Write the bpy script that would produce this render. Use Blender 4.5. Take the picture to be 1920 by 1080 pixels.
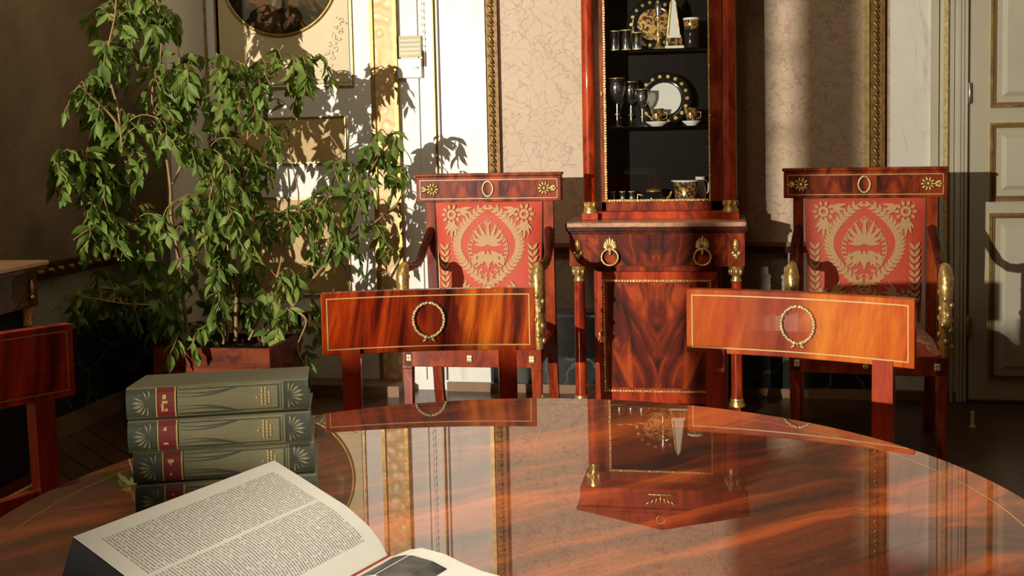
import bpy, math, random
from mathutils import Vector, Matrix, Euler, noise

for o in list(bpy.data.objects):
    bpy.data.objects.remove(o)
SC = bpy.context.scene
COL = SC.collection
PI = math.pi
R = math.radians

# ------------------------------------------------------------------ camera
FPX, YAW, PITCH, ROLL, PPY, EYE = 2150.0, .184, .0735, .0219, 405.0, 1.2
fwd = Vector((-math.sin(YAW)*math.cos(PITCH), math.cos(YAW)*math.cos(PITCH), -math.sin(PITCH)))
rt = Vector((math.cos(YAW), math.sin(YAW), 0))
up = rt.cross(fwd)
cr, sr = math.cos(ROLL), math.sin(ROLL)
rt2, up2 = rt*cr - up*sr, up*cr + rt*sr
cam_d = bpy.data.cameras.new('camera')
cam = bpy.data.objects.new('camera', cam_d)
COL.objects.link(cam)
m = Matrix((rt2, up2, -fwd)).transposed().to_4x4()
m.translation = (0, 0, EYE)
cam.matrix_world = m
cam_d.sensor_width = 36
cam_d.lens = FPX/1920*36
cam_d.shift_y = -(540-PPY)/1920
cam_d.clip_start = .02
SC.camera = cam

# ------------------------------------------------------------------ light
SC.view_settings.view_transform = 'Standard'
SC.view_settings.look = 'None'
SC.view_settings.gamma = 1
SC.view_settings.use_curve_mapping = False
SC.view_settings.exposure = 0.0

world = bpy.data.worlds.new('evening_sky')
SC.world = world
world.use_nodes = True
wn = world.node_tree.nodes
wn['Background'].inputs[0].default_value = (1.0, .80, .55, 1)
wn['Background'].inputs[1].default_value = .62

# low warm light that comes in through the windows of the left wall
SUN = (-4.5, -6.0, 1.95)
ld = bpy.data.lights.new('low_window_light', 'POINT')
ld.energy = 5600
ld.color = (1.0, .90, .74)
ld.shadow_soft_size = .034
lo = bpy.data.objects.new('low_window_light', ld)
lo.location = SUN
COL.objects.link(lo)
# added spot fill above the table, stands for no known fixture
sd = bpy.data.lights.new('table_fill_spot', 'SPOT')
sd.energy = 230; sd.color = (1.0, .95, .85); sd.spot_size = R(40); sd.spot_blend = .45; sd.shadow_soft_size = .12
so = bpy.data.objects.new('table_fill_spot', sd)
so.location = (.35, .25, 2.7)
so.rotation_euler = (Vector((.16, 1.02, .765))-Vector(so.location)).to_track_quat('-Z', 'Y').to_euler()
COL.objects.link(so)

# added dim fill high in the room to lift the ambient, no fixture
hd = bpy.data.lights.new('room_fill_light', 'POINT')
hd.energy = 38; hd.color = (1.0, .86, .62); hd.shadow_soft_size = .3
ho = bpy.data.objects.new('room_fill_light', hd)
ho.location = (-1.0, 2.9, 3.05)
COL.objects.link(ho)

# ------------------------------------------------------------------ mesh builder
class MB:
    def __init__(s, M=None):
        s.v, s.f, s.mi, s.sm = [], [], [], []
        s.M = M or Matrix.Identity(4)
    def add(s, vs, fs, mi=0, smooth=False, M=None):
        b = len(s.v)
        T = s.M @ M if M else s.M
        s.v += [tuple(T @ Vector(p)) for p in vs]
        s.f += [tuple(b+i for i in f) for f in fs]
        s.mi += [mi]*len(fs); s.sm += [smooth]*len(fs)
        return s
    def box(s, x0, x1, y0, y1, z0, z1, mi=0, M=None):
        vs = [(x0,y0,z0),(x1,y0,z0),(x1,y1,z0),(x0,y1,z0),(x0,y0,z1),(x1,y0,z1),(x1,y1,z1),(x0,y1,z1)]
        fs = [(0,3,2,1),(4,5,6,7),(0,1,5,4),(1,2,6,5),(2,3,7,6),(3,0,4,7)]
        return s.add(vs, fs, mi, False, M)
    def lathe(s, prof, c=(0,0,0), n=20, mi=0, M=None, cap=True, sx=1, sy=1):
        vs, fs = [], []
        for r, z in prof:
            for i in range(n):
                a = 2*PI*i/n
                vs.append((c[0]+r*math.cos(a)*sx, c[1]+r*math.sin(a)*sy, c[2]+z))
        for j in range(len(prof)-1):
            for i in range(n):
                k = (i+1) % n
                fs.append((j*n+i, j*n+k, (j+1)*n+k, (j+1)*n+i))
        s.add(vs, fs, mi, True, M)
        if cap:
            b = (len(prof)-1)*n
            s.add(vs[:n], [tuple(range(n-1,-1,-1))], mi, False, M)
            s.add(vs[b:], [tuple(range(n))], mi, False, M)
        return s
    def ell(s, c, r, mi=0, M=None, n=8, k=5):
        prof = []
        T = Matrix.Translation(c) @ (M.to_4x4() if M else Matrix.Identity(4)) @ Matrix.Diagonal((r[0], r[1], r[2], 1))
        vs = [(0,0,-1)]
        for j in range(1, k):
            t = PI*j/k
            for i in range(n):
                a = 2*PI*i/n
                vs.append((math.sin(t)*math.cos(a), math.sin(t)*math.sin(a), -math.cos(t)))
        vs.append((0,0,1))
        fs = [(0, 1+(i+1)%n, 1+i) for i in range(n)]
        for j in range(k-2):
            for i in range(n):
                q = (i+1) % n
                fs.append((1+j*n+i, 1+j*n+q, 1+(j+1)*n+q, 1+(j+1)*n+i))
        L = len(vs)-1; b = 1+(k-2)*n
        fs += [(L, b+i, b+(i+1)%n) for i in range(n)]
        return s.add(vs, fs, mi, True, T)
    def tube(s, pts, rad, n=8, mi=0, closed=False, M=None, flat=1.0):
        pts = [Vector(p) for p in pts]
        N = len(pts)
        rs = rad if isinstance(rad, (list, tuple)) else [rad]*N
        vs, fs = [], []
        prev = None
        for i, p in enumerate(pts):
            if closed: t = pts[(i+1)%N]-pts[i-1]
            else: t = pts[min(i+1, N-1)]-pts[max(i-1, 0)]
            t.normalize()
            if prev is None:
                a = Vector((0,0,1)) if abs(t.z) < .9 else Vector((1,0,0))
                u = t.cross(a).normalized()
            else:
                u = (prev - t*prev.dot(t)).normalized()
            prev = u
            w = t.cross(u)
            for j in range(n):
                an = 2*PI*j/n
                vs.append(p + (u*math.cos(an) + w*math.sin(an)*flat)*rs[i])
        rng = N if closed else N-1
        for i in range(rng):
            for j in range(n):
                k = (j+1) % n; i2 = (i+1) % N
                fs.append((i*n+j, i*n+k, i2*n+k, i2*n+j))
        s.add(vs, fs, mi, True, M)
        if not closed:
            s.add(vs[:n], [tuple(range(n-1,-1,-1))], mi, True, M)
            s.add(vs[-n:], [tuple(range(n))], mi, True, M)
        return s
    def grid(s, fn, nu, nv, mi=0, smooth=True, M=None):
        vs = [fn(i/nu, j/nv) for j in range(nv+1) for i in range(nu+1)]
        fs = [(j*(nu+1)+i, j*(nu+1)+i+1, (j+1)*(nu+1)+i+1, (j+1)*(nu+1)+i) for j in range(nv) for i in range(nu)]
        return s.add(vs, fs, mi, smooth, M)
    def prism(s, poly, y0, y1, mi=0, M=None):      # poly in (x, z), extruded in y
        n = len(poly)
        vs = [(x, y0, z) for x, z in poly] + [(x, y1, z) for x, z in poly]
        fs = [tuple(range(n)), tuple(range(2*n-1, n-1, -1))] + [(i, n+i, n+(i+1)%n, (i+1)%n) for i in range(n)]
        return s.add(vs, fs, mi, False, M)
    def build(s, name, mats, parent=None, bevel=0, loc=None):
        me = bpy.data.meshes.new(name)
        me.from_pydata(s.v, [], s.f)
        if not isinstance(mats, (list, tuple)): mats = [mats]
        for x in mats: me.materials.append(x)
        me.polygons.foreach_set('material_index', s.mi)
        me.polygons.foreach_set('use_smooth', s.sm)
        me.update()
        o = bpy.data.objects.new(name, me)
        COL.objects.link(o)
        if parent: o.parent = parent
        if loc: o.location = loc
        if bevel:
            b = o.modifiers.new('bevel', 'BEVEL'); b.width = bevel; b.segments = 2; b.limit_method = 'ANGLE'; b.angle_limit = R(40)
        return o

def tag(o, label, cat, group=None):
    o['label'] = label; o['category'] = cat
    if group: o['group'] = group
    return o
def thing(name, label, cat, loc=(0,0,0), rz=0, group=None):
    o = bpy.data.objects.new(name, None)
    COL.objects.link(o)
    o.location = loc; o.rotation_euler = (0, 0, rz)
    o.empty_display_size = .1
    return tag(o, label, cat, group)
def struct(o):
    o['kind'] = 'structure'; return o
def copy_tree(o, parent=None):
    kids = list(o.children)
    c = o.copy(); COL.objects.link(c)
    if parent: c.parent = parent
    for k in kids: copy_tree(k, c)
    return c

# ------------------------------------------------------------------ materials
def new_mat(name):
    mt = bpy.data.materials.new(name); mt.use_nodes = True
    nt = mt.node_tree
    return mt, nt, nt.nodes, nt.links, nt.nodes['Principled BSDF']
def coords(n, l, scale=(1,1,1), rot=(0,0,0), src='Object'):
    tc = n.new('ShaderNodeTexCoord'); mp = n.new('ShaderNodeMapping')
    l.new(tc.outputs[src], mp.inputs[0])
    mp.inputs['Rotation'].default_value = rot
    m2 = n.new('ShaderNodeMapping'); l.new(mp.outputs[0], m2.inputs[0]); m2.inputs['Scale'].default_value = scale
    return m2.outputs[0]
def noise_n(n, l, vec, scale, detail=4, rough=.55, dist=0):
    t = n.new('ShaderNodeTexNoise'); l.new(vec, t.inputs['Vector'])
    t.inputs['Scale'].default_value = scale; t.inputs['Detail'].default_value = detail
    t.inputs['Roughness'].default_value = rough; t.inputs['Distortion'].default_value = dist
    return t.outputs[0]
def ramp(n, l, fac, stops):
    r = n.new('ShaderNodeValToRGB'); l.new(fac, r.inputs[0])
    e = r.color_ramp.elements
    e[0].position, e[0].color = stops[0][0], (*stops[0][1], 1)
    e[1].position, e[1].color = stops[-1][0], (*stops[-1][1], 1)
    for p, c in stops[1:-1]:
        q = e.new(p); q.color = (*c, 1)
    return r.outputs[0]
def mix(n, l, fac, a, b, mode='MIX'):
    x = n.new('ShaderNodeMix'); x.data_type = 'RGBA'; x.blend_type = mode
    for s, v in ((x.inputs[0], fac), (x.inputs[6], a), (x.inputs[7], b)):
        if hasattr(v, 'is_output'): l.new(v, s)
        elif isinstance(v, (int, float)): s.default_value = v
        else: s.default_value = (*v, 1)
    return x.outputs[2]
def math_n(n, l, op, a, b=0.0):
    x = n.new('ShaderNodeMath'); x.operation = op
    for s, v in ((x.inputs[0], a), (x.inputs[1], b)):
        if hasattr(v, 'is_output'): l.new(v, s)
        else: s.default_value = v
    return x.outputs[0]
def bump(n, l, h, strength, dist, p):
    b = n.new('ShaderNodeBump'); b.inputs['Strength'].default_value = strength; b.inputs['Distance'].default_value = dist
    l.new(h, b.inputs['Height']); l.new(b.outputs[0], p.inputs['Normal'])
def plain(name, col, rough=.5, metal=0, var=.12, scale=8, coat=0, bmp=0):
    mt, nt, n, l, p = new_mat(name)
    v = coords(n, l)
    f = noise_n(n, l, v, scale, 5)
    c = ramp(n, l, f, [(.3, tuple(x*(1-var) for x in col)), (.7, tuple(min(1, x*(1+var)) for x in col))])
    l.new(c, p.inputs['Base Color'])
    p.inputs['Roughness'].default_value = rough; p.inputs['Metallic'].default_value = metal
    p.inputs['Coat Weight'].default_value = coat; p.inputs['Coat Roughness'].default_value = .06
    if bmp: bump(n, l, noise_n(n, l, v, scale*6, 3), bmp, .004, p)
    return mt
def mahogany(name, dark, mid, light, stretch=(9, 9, 1.2), rot=(0,0,0), scale=2.2, rough=.22, coat=.6, flame=.9, ior=1.5, cr_=.03, stops=(.36,.5,.68)):
    mt, nt, n, l, p = new_mat(name)
    v = coords(n, l, stretch, rot)
    v2 = coords(n, l, (1.6, 1.6, 1.0), rot)
    warp = noise_n(n, l, v2, 2.4, 2, .5)
    add = n.new('ShaderNodeVectorMath'); add.operation = 'MULTIPLY_ADD'
    cmb = n.new('ShaderNodeCombineXYZ'); l.new(warp, cmb.inputs[0]); l.new(warp, cmb.inputs[1]); 
    l.new(cmb.outputs[0], add.inputs[0]); add.inputs[1].default_value = (flame*3, flame*3, 1); l.new(v, add.inputs[2])
    f = noise_n(n, l, add.outputs[0], scale, 5, .6, .3)
    fine = noise_n(n, l, coords(n, l, tuple(s*6 for s in stretch), rot), scale*3, 3)
    c = ramp(n, l, f, [(stops[0], dark), (stops[1], mid), (stops[2], light)])
    c = mix(n, l, .35, c, ramp(n, l, fine, [(.3, tuple(x*.6 for x in dark)), (.7, light)]), 'OVERLAY')
    l.new(c, p.inputs['Base Color'])
    p.inputs['Roughness'].default_value = max(rough, .4)
    p.inputs['Specular IOR Level'].default_value = .15
    p.inputs['IOR'].default_value = ior
    p.inputs['Coat Weight'].default_value = coat; p.inputs['Coat Roughness'].default_value = cr_
    return mt
MAH = mahogany('mahogany', (.10,.012,.004), (.27,.040,.009), (.48,.095,.016), coat=.35)
MAH_DARK = mahogany('dark_mahogany', (.03,.006,.004), (.085,.014,.006), (.16,.030,.010), coat=.15)
def flame_mahogany():
    mt, nt, n, l, p = new_mat('flame_mahogany')
    tc = n.new('ShaderNodeTexCoord'); sp = n.new('ShaderNodeSeparateXYZ'); l.new(tc.outputs['Object'], sp.inputs[0])
    ax = math_n(n, l, 'ABSOLUTE', sp.outputs[0])
    zz = math_n(n, l, 'SUBTRACT', sp.outputs[2], math_n(n, l, 'MULTIPLY', ax, 1.3))
    cb_ = n.new('ShaderNodeCombineXYZ'); l.new(math_n(n, l, 'MULTIPLY', ax, 9), cb_.inputs[0]); l.new(math_n(n, l, 'MULTIPLY', zz, 4.5), cb_.inputs[2])
    f = noise_n(n, l, cb_.outputs[0], 1.5, 4, .55, .8)
    f2 = noise_n(n, l, coords(n, l, (40, 40, 5)), 4, 3)
    c = ramp(n, l, f, [(.33,(.03,.006,.003)), (.5,(.16,.020,.006)), (.66,(.50,.085,.012))])
    c = mix(n, l, .3, c, ramp(n, l, f2, [(.3,(.04,.01,.005)), (.7,(.5,.12,.03))]), 'OVERLAY')
    l.new(c, p.inputs['Base Color']); p.inputs['Roughness'].default_value = .4; p.inputs['Specular IOR Level'].default_value = .15
    p.inputs['Coat Weight'].default_value = .4; p.inputs['Coat Roughness'].default_value = .03
    return mt
MAH_FLAME = flame_mahogany()
MAH_RAIL = mahogany('striped_mahogany', (.10,.010,.004), (.48,.070,.009), (.92,.24,.020), (20,3,1.4), (0,R(-9),0), 1.5, flame=.5, coat=.3)
MAH_RAIL2 = mahogany('amber_mahogany', (.22,.022,.005), (.58,.125,.010), (.74,.27,.022), (13,3,1.6), (0,R(-9),0), 1.5, flame=.5, stops=(.28,.42,.6), coat=.3)
MAH_RAIL3 = mahogany('deep_red_mahogany', (.16,.014,.006), (.60,.065,.016), (.95,.16,.03), (20,3,1.4), (0,R(-9),0), 1.5, flame=.5, coat=.3)
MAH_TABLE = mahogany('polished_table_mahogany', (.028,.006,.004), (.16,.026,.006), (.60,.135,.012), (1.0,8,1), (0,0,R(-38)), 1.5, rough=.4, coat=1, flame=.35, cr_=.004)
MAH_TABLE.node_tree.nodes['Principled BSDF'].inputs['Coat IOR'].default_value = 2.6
def veneer_zones(mt, stops):
    # veneer leaves of different tone laid side by side along the rail
    nt = mt.node_tree; n, l = nt.nodes, nt.links; p = n['Principled BSDF']
    src = p.inputs['Base Color'].links[0].from_socket
    tc = n.new('ShaderNodeTexCoord'); sp = n.new('ShaderNodeSeparateXYZ'); l.new(tc.outputs['Object'], sp.inputs[0])
    wob = noise_n(n, l, tc.outputs['Object'], 14, 3)
    x = math_n(n, l, 'ADD', math_n(n, l, 'MULTIPLY', sp.outputs[0], 2.4), math_n(n, l, 'ADD', .42, math_n(n, l, 'MULTIPLY', wob, .16)))
    l.new(mix(n, l, 1.0, src, ramp(n, l, x, stops), 'MULTIPLY'), p.inputs['Base Color'])
veneer_zones(MAH_RAIL, [(0, (.80,.62,.7)), (.33, (.85,.70,.7)), (.42, (.42,.30,.45)), (.62, (.38,.28,.42)), (.65, (.95,1.35,.9)), (.85, (.95,1.2,.9)), (1, (.8,.75,.7))])
veneer_zones(MAH_RAIL2, [(0, (.85,.62,.7)), (.2, (.80,.55,.8)), (.33, (.52,.33,.9)), (.50, (.58,.40,.9)), (.60, (1,1.05,1)), (.85, (1,1.05,1)), (1, (.85,.6,.7))])
MAH_RED = mahogany('red_mahogany', (.20,.020,.007), (.42,.05,.010), (.60,.10,.014), (10,10,1.2), coat=.4)

def gilt(name, col=(.83,.56,.20), rough=.3, bs=.6, scale=60):
    mt, nt, n, l, p = new_mat(name)
    v = coords(n, l)
    f = noise_n(n, l, v, scale, 4)
    l.new(ramp(n, l, f, [(.3, tuple(c*.55 for c in col)), (.65, col)]), p.inputs['Base Color'])
    p.inputs['Metallic'].default_value = .35 if name == 'pale_gilt' else .7; p.inputs['Roughness'].default_value = rough
    bump(n, l, f, bs, .004, p)
    return mt
GILT = gilt('gilt_bronze')
GILT_PALE = gilt('pale_gilt', (.92,.74,.42), .38, .3)
GILT_DULL = gilt('old_gilt', (.50,.33,.10), .42, .5, 30)
GILT_GROUND = plain('brown_gilt_ground', (.20,.105,.025), .45, .3, .5, 40, bmp=.3)
PALE_FILLET = plain('pale_gold_fillet', (.66,.50,.20), .35, .5, .3, 30)
GILT_INLAY = plain('pale_stringing', (.72,.50,.20), .35, 0, .1, coat=.5)
INLAY_WOOD = plain('boxwood_inlay', (.48,.26,.06), .35, 0, .35, 25, coat=1)
INLAY_WOOD.node_tree.nodes['Principled BSDF'].inputs['Coat IOR'].default_value = 2.6
INLAY_WOOD.node_tree.nodes['Principled BSDF'].inputs['Coat Roughness'].default_value = .004

def marble(name, base, base2, vein, vscale=6, width=.04, rough=.35, warp=.5, vmix=.8, cloud=2):
    mt, nt, n, l, p = new_mat(name)
    v = coords(n, l)
    wn_ = n.new('ShaderNodeTexNoise'); l.new(v, wn_.inputs[0]); wn_.inputs['Scale'].default_value = vscale*.5; wn_.inputs['Detail'].default_value = 5
    add = n.new('ShaderNodeVectorMath'); add.operation = 'MULTIPLY_ADD'
    l.new(wn_.outputs[1], add.inputs[0]); add.inputs[1].default_value = (warp,)*3; l.new(v, add.inputs[2])
    vo = n.new('ShaderNodeTexVoronoi'); vo.feature = 'DISTANCE_TO_EDGE'; vo.inputs['Scale'].default_value = vscale
    l.new(add.outputs[0], vo.inputs['Vector'])
    br = noise_n(n, l, v, vscale*.8, 3)
    w = math_n(n, l, 'MULTIPLY', br, width*2)
    k = math_n(n, l, 'DIVIDE', vo.outputs[0], w)
    fac = math_n(n, l, 'SUBTRACT', 1.0, k); 
    cl = n.new('ShaderNodeClamp'); l.new(fac, cl.inputs[0])
    fm = math_n(n, l, 'MULTIPLY', cl.outputs[0], vmix)
    cb = ramp(n, l, noise_n(n, l, v, cloud, 4), [(.35, base), (.68, base2)])
    l.new(mix(n, l, fm, cb, vein), p.inputs['Base Color'])
    p.inputs['Roughness'].default_value = rough
    return mt
PINK_MARBLE = marble('pink_veined_marble', (.60,.45,.33), (.54,.41,.27), (.36,.21,.18), 17, .06, .5, .22, .75, 6)
WALL_MARBLE = marble('tan_veined_marble', (.25,.17,.095), (.19,.125,.07), (.13,.08,.055), 13, .05, .5, .22, .5, 5)
WHITE_MARBLE = marble('white_streaked_marble', (.78,.77,.72), (.72,.71,.66), (.34,.33,.33), 3, .03, .35, .35, .5, 4)
def streak_marble():
    mt, nt, n, l, p = new_mat('white_streaked_marble')
    f = noise_n(n, l, coords(n, l, (7, 7, 1.1), (0, R(8), 0)), 1.6, 7, .68, .7)
    g = noise_n(n, l, coords(n, l), 4, 3)
    base = ramp(n, l, g, [(.3,(.74,.73,.68)),(.7,(.80,.79,.75))])
    v = ramp(n, l, f, [(.30,(.42,.42,.43)),(.38,(.80,.80,.80)),(.46,(1,1,1))])
    l.new(mix(n, l, .8, base, v, 'MULTIPLY'), p.inputs['Base Color']); p.inputs['Roughness'].default_value = .35
    return mt
WHITE_MARBLE = streak_marble()
STONE = marble('greenish_stone', (.34,.31,.22), (.26,.24,.17), (.13,.11,.07), 5, .03, .5, .4, .6, 3)
BLACK_MARBLE = marble('black_marble', (.006,.009,.007), (.016,.02,.017), (.16,.17,.15), 4, .035, .2, .6, .5, 3)
TOP_MARBLE = marble('peach_marble', (.62,.36,.22), (.50,.26,.15), (.25,.10,.06), 14, .05, .3, .3, .6, 9)
WHITE_PAINT = plain('white_paint', (.80,.79,.76), .4, 0, .04, 5)
CREAM = plain('cream_paint', (.50,.47,.36), .45, 0, .05, 4)
CREAM_SH = plain('cream_panel_paint', (.54,.51,.42), .45, 0, .05, 4)
TAN = marble('ochre_panel_paint', (.60,.44,.20), (.52,.37,.16), (.42,.26,.10), 5, .04, .6, .5, .5, 4)
PANEL_CREAM = plain('pale_ochre_paint', (.66,.55,.33), .5, 0, .1, 3)
BROWN_BASE = plain('brown_baseboard_wood', (.20,.11,.05), .45, 0, .25, 6)
PLASTER = plain('ceiling_plaster', (.42,.38,.30), .8)
STEEL = plain('dull_steel', (.45,.45,.44), .35, .9)
DARK = plain('near_black', (.010,.010,.012), .55)
SOIL = plain('soil', (.03,.018,.010), .95, 0, .5, 40, bmp=.8)
PLANTER = mahogany('planter_wood', (.10,.022,.010), (.20,.045,.016), (.28,.070,.024), (1.2,8,8), rough=.7, coat=0)
CAB_BACK = plain('dark_cabinet_lining', (.010,.008,.006), .3, 0, .3, 3)
CAB_BACK.node_tree.nodes['Principled BSDF'].inputs['Specular IOR Level'].default_value = .06
CHINA = plain('white_china', (.78,.78,.76), .12, 0, .03, coat=.5)
CHINA_DARK = plain('dark_glazed_china', (.015,.014,.013), .12, 0, .2, coat=.6)
RED_BOX = plain('red_lacquer', (.32,.03,.02), .3, 0, .3, 30)

def arabesque():
    mt, nt, n, l, p = new_mat('gold_arabesque')
    v = coords(n, l, (1,1,1))
    wv = n.new('ShaderNodeTexVoronoi'); wv.feature = 'SMOOTH_F1'; wv.inputs['Scale'].default_value = 22; l.new(v, wv.inputs[0])
    c = ramp(n, l, wv.outputs[0], [(.18, (.80,.62,.36)), (.34, (.58,.37,.15)), (.6, (.66,.45,.20))])
    l.new(c, p.inputs['Base Color']); p.inputs['Roughness'].default_value = .45; p.inputs['Metallic'].default_value = .1
    bump(n, l, wv.outputs[0], .6, .01, p)
    return mt
ARAB = arabesque()
def parquet():
    mt, nt, n, l, p = new_mat('herringbone_parquet')
    v = coords(n, l, (1,1,1), (0,0,R(42)))
    br = n.new('ShaderNodeTexBrick'); l.new(v, br.inputs[0])
    br.inputs['Color1'].default_value = (.12,.062,.026,1); br.inputs['Color2'].default_value = (.085,.042,.018,1); br.inputs['Mortar'].default_value = (.02,.010,.005,1)
    br.inputs['Scale'].default_value = 1; br.inputs['Brick Width'].default_value = .5; br.inputs['Row Height'].default_value = .09; br.inputs['Mortar Size'].default_value = .003
    g = noise_n(n, l, coords(n, l, (3,30,1), (0,0,R(42))), 3, 4)
    l.new(mix(n, l, .5, br.outputs[0], ramp(n, l, g, [(.3,(.3,.3,.3)),(.7,(.8,.8,.8))]), 'MULTIPLY'), p.inputs['Base Color'])
    p.inputs['Roughness'].default_value = .32
    return mt
PARQUET = parquet()
def fabric(name, col, col2):
    mt, nt, n, l, p = new_mat(name)
    v = coords(n, l, (1,1,1))
    w = noise_n(n, l, coords(n, l, (1,1,6)), 160, 2)
    l.new(ramp(n, l, w, [(.3, col2), (.7, col)]), p.inputs['Base Color'])
    p.inputs['Roughness'].default_value = .55; p.inputs['Sheen Weight'].default_value = .25
    bump(n, l, w, .25, .002, p)
    return mt
SILK = fabric('coral_silk', (.62,.075,.036), (.53,.058,.028))
SILK_GOLD = fabric('tan_silk_damask', (.60,.36,.16), (.50,.28,.12))
def leafm():
    mt, nt, n, l, p = new_mat('ficus_leaf')
    v = coords(n, l)
    f = noise_n(n, l, v, 9, 2)
    l.new(ramp(n, l, f, [(.3,(.07,.13,.022)),(.5,(.17,.27,.05)),(.72,(.36,.44,.11))]), p.inputs['Base Color'])
    p.inputs['Roughness'].default_value = .45; p.inputs['Specular IOR Level'].default_value = .3
    tr = n.new('ShaderNodeBsdfTranslucent'); tr.inputs[0].default_value = (.16,.25,.04,1)
    mx = n.new('ShaderNodeMixShader'); mx.inputs[0].default_value = .35
    l.new(p.outputs[0], mx.inputs[1]); l.new(tr.outputs[0], mx.inputs[2])
    l.new(mx.outputs[0], n['Material Output'].inputs[0])
    return mt
LEAF = leafm()
BARK = plain('ficus_bark', (.36,.20,.10), .7, 0, .25, 20)
def glassm(name, tint=(1,1,1), refl=1.0, rg=.01):
    mt, nt, n, l, p = new_mat(name)
    n.remove(p)
    t = n.new('ShaderNodeBsdfTransparent'); t.inputs[0].default_value = (*tint, 1)
    g = n.new('ShaderNodeBsdfGlossy'); g.inputs['Roughness'].default_value = rg
    fr = n.new('ShaderNodeFresnel'); fr.inputs[0].default_value = 1.5
    mx = n.new('ShaderNodeMixShader')
    l.new(math_n(n, l, 'MULTIPLY', fr.outputs[0], refl), mx.inputs[0])
    l.new(t.outputs[0], mx.inputs[1]); l.new(g.outputs[0], mx.inputs[2])
    l.new(mx.outputs[0], n['Material Output'].inputs[0])
    return mt
GLASS = glassm('clear_glass', (.97,.98,.97))
GLASS_SHELF = glassm('green_edged_glass', (.75,.88,.84), 2.0)
GLASS_STEM = glassm('thin_blown_glass', (.98,.98,.97), 6.0, .22)
PANE_TINT = glassm('old_window_glass', (.97,.965,.94), .3)
def paper():
    mt, nt, n, l, p = new_mat('printed_page')
    uv = n.new('ShaderNodeUVMap')
    sp = n.new('ShaderNodeSeparateXYZ'); l.new(uv.outputs[0], sp.inputs[0])
    U, V = sp.outputs[0], sp.outputs[1]
    def band(x, lo, hi):
        a = math_n(n, l, 'GREATER_THAN', x, lo); b = math_n(n, l, 'LESS_THAN', x, hi)
        return math_n(n, l, 'MULTIPLY', a, b)
    # text lines run along U, stacked along V, in two columns
    ln = math_n(n, l, 'FRACT', math_n(n, l, 'MULTIPLY', V, 74))
    line = band(ln, .25, .75)
    blk = math_n(n, l, 'MULTIPLY', band(V, .07, .93), band(U, .10, .90))
    gap = math_n(n, l, 'SUBTRACT', 1.0, band(U, .488, .512))
    vec = n.new('ShaderNodeCombineXYZ'); l.new(math_n(n, l, 'MULTIPLY', U, 90), vec.inputs[0]); l.new(math_n(n, l, 'FLOOR', math_n(n, l, 'MULTIPLY', V, 74)), vec.inputs[1])
    ww = noise_n(n, l, vec.outputs[0], 1.3, 2)
    word = math_n(n, l, 'GREATER_THAN', ww, .42)
    para = noise_n(n, l, vec.outputs[0], .05, 0)
    e = math_n(n, l, 'MULTIPLY', math_n(n, l, 'MULTIPLY', line, blk), math_n(n, l, 'MULTIPLY', gap, word))
    pf = noise_n(n, l, coords(n, l), 9, 3)
    base = ramp(n, l, pf, [(.3,(.62,.58,.48)),(.7,(.68,.64,.54))])
    l.new(mix(n, l, math_n(n, l, 'MULTIPLY', e, .75), base, (.10,.09,.08)), p.inputs['Base Color'])
    p.inputs['Roughness'].default_value = .6
    return mt
DARK.node_tree.nodes['Principled BSDF'].inputs['Specular IOR Level'].default_value = .08
PAGE = paper()
PAGE_BLANK = plain('page_paper', (.66,.62,.52), .6, 0, .04)
PAGE_EDGE = plain('cream_page_edges', (.62,.55,.42), .6, 0, .2, 60)
PICTURE_INK = plain('printed_picture', (.06,.055,.05), .5, 0, .9, 30)
BOOK_GREEN = plain('sage_green_cloth', (.135,.125,.064), .6, 0, .12, 20)
BOOK_DARK = plain('dark_green_relief', (.035,.042,.026), .55, 0, .3, 30)
BOOK_LIGHT = plain('pale_sage_relief', (.19,.18,.10), .55, 0, .15, 30)
BOOK_RED = plain('oxblood_label', (.13,.012,.010), .5, 0, .2, 20)
BOOK_GOLD = plain('faded_gold_stamp', (.50,.33,.12), .45, .2, .15, 20)
def landscape():
    mt, nt, n, l, p = new_mat('dark_landscape_painting')
    v = coords(n, l)
    a = noise_n(n, l, v, 7, 6, .65, .6)
    c = ramp(n, l, a, [(.3,(.008,.008,.006)),(.45,(.03,.026,.012)),(.52,(.13,.055,.02)),(.6,(.05,.05,.02)),(.72,(.22,.17,.10))])
    l.new(c, p.inputs['Base Color']); p.inputs['Roughness'].default_value = .6; p.inputs['Specular IOR Level'].default_value = .1
    return mt
PAINTING = landscape()
GOLD_PAT = None
def goldpat():
    mt, nt, n, l, p = new_mat('gold_scroll_china')
    v = coords(n, l)
    vo = noise_n(n, l, v, 55, 2, .5, 1.2)
    f = ramp(n, l, vo, [(.47,(0,0,0)),(.53,(1,1,1))])
    l.new(mix(n, l, f, (.06,.02,.01), (.80,.52,.18)), p.inputs['Base Color'])
    p.inputs['Roughness'].default_value = .22
    sep = n.new('ShaderNodeSeparateColor'); l.new(f, sep.inputs[0]); l.new(math_n(n, l, 'MULTIPLY', sep.outputs[0], .7), p.inputs['Metallic'])
    return mt
GOLD_PAT = goldpat()

# ================================================================== THE ROOM
YW, XL, YP, XR, YB, ZC = 5.15, -2.68, 4.75, 3.2, -3.8, 3.5
struct(MB().box(XL-.05, XR+.05, YB-.05, YW+.4, -.05, 0).build('floor', PARQUET))
struct(MB().box(XL-.05, XR+.05, YB-.05, YW+.4, ZC, ZC+.05).build('ceiling', PLASTER))
struct(MB().box(XR, XR+.05, YB, YW, 0, ZC).build('wall_right', WALL_MARBLE))
struct(MB().box(XL, XR, YB-.05, YB, 0, ZC).build('wall_rear', WALL_MARBLE))

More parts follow.
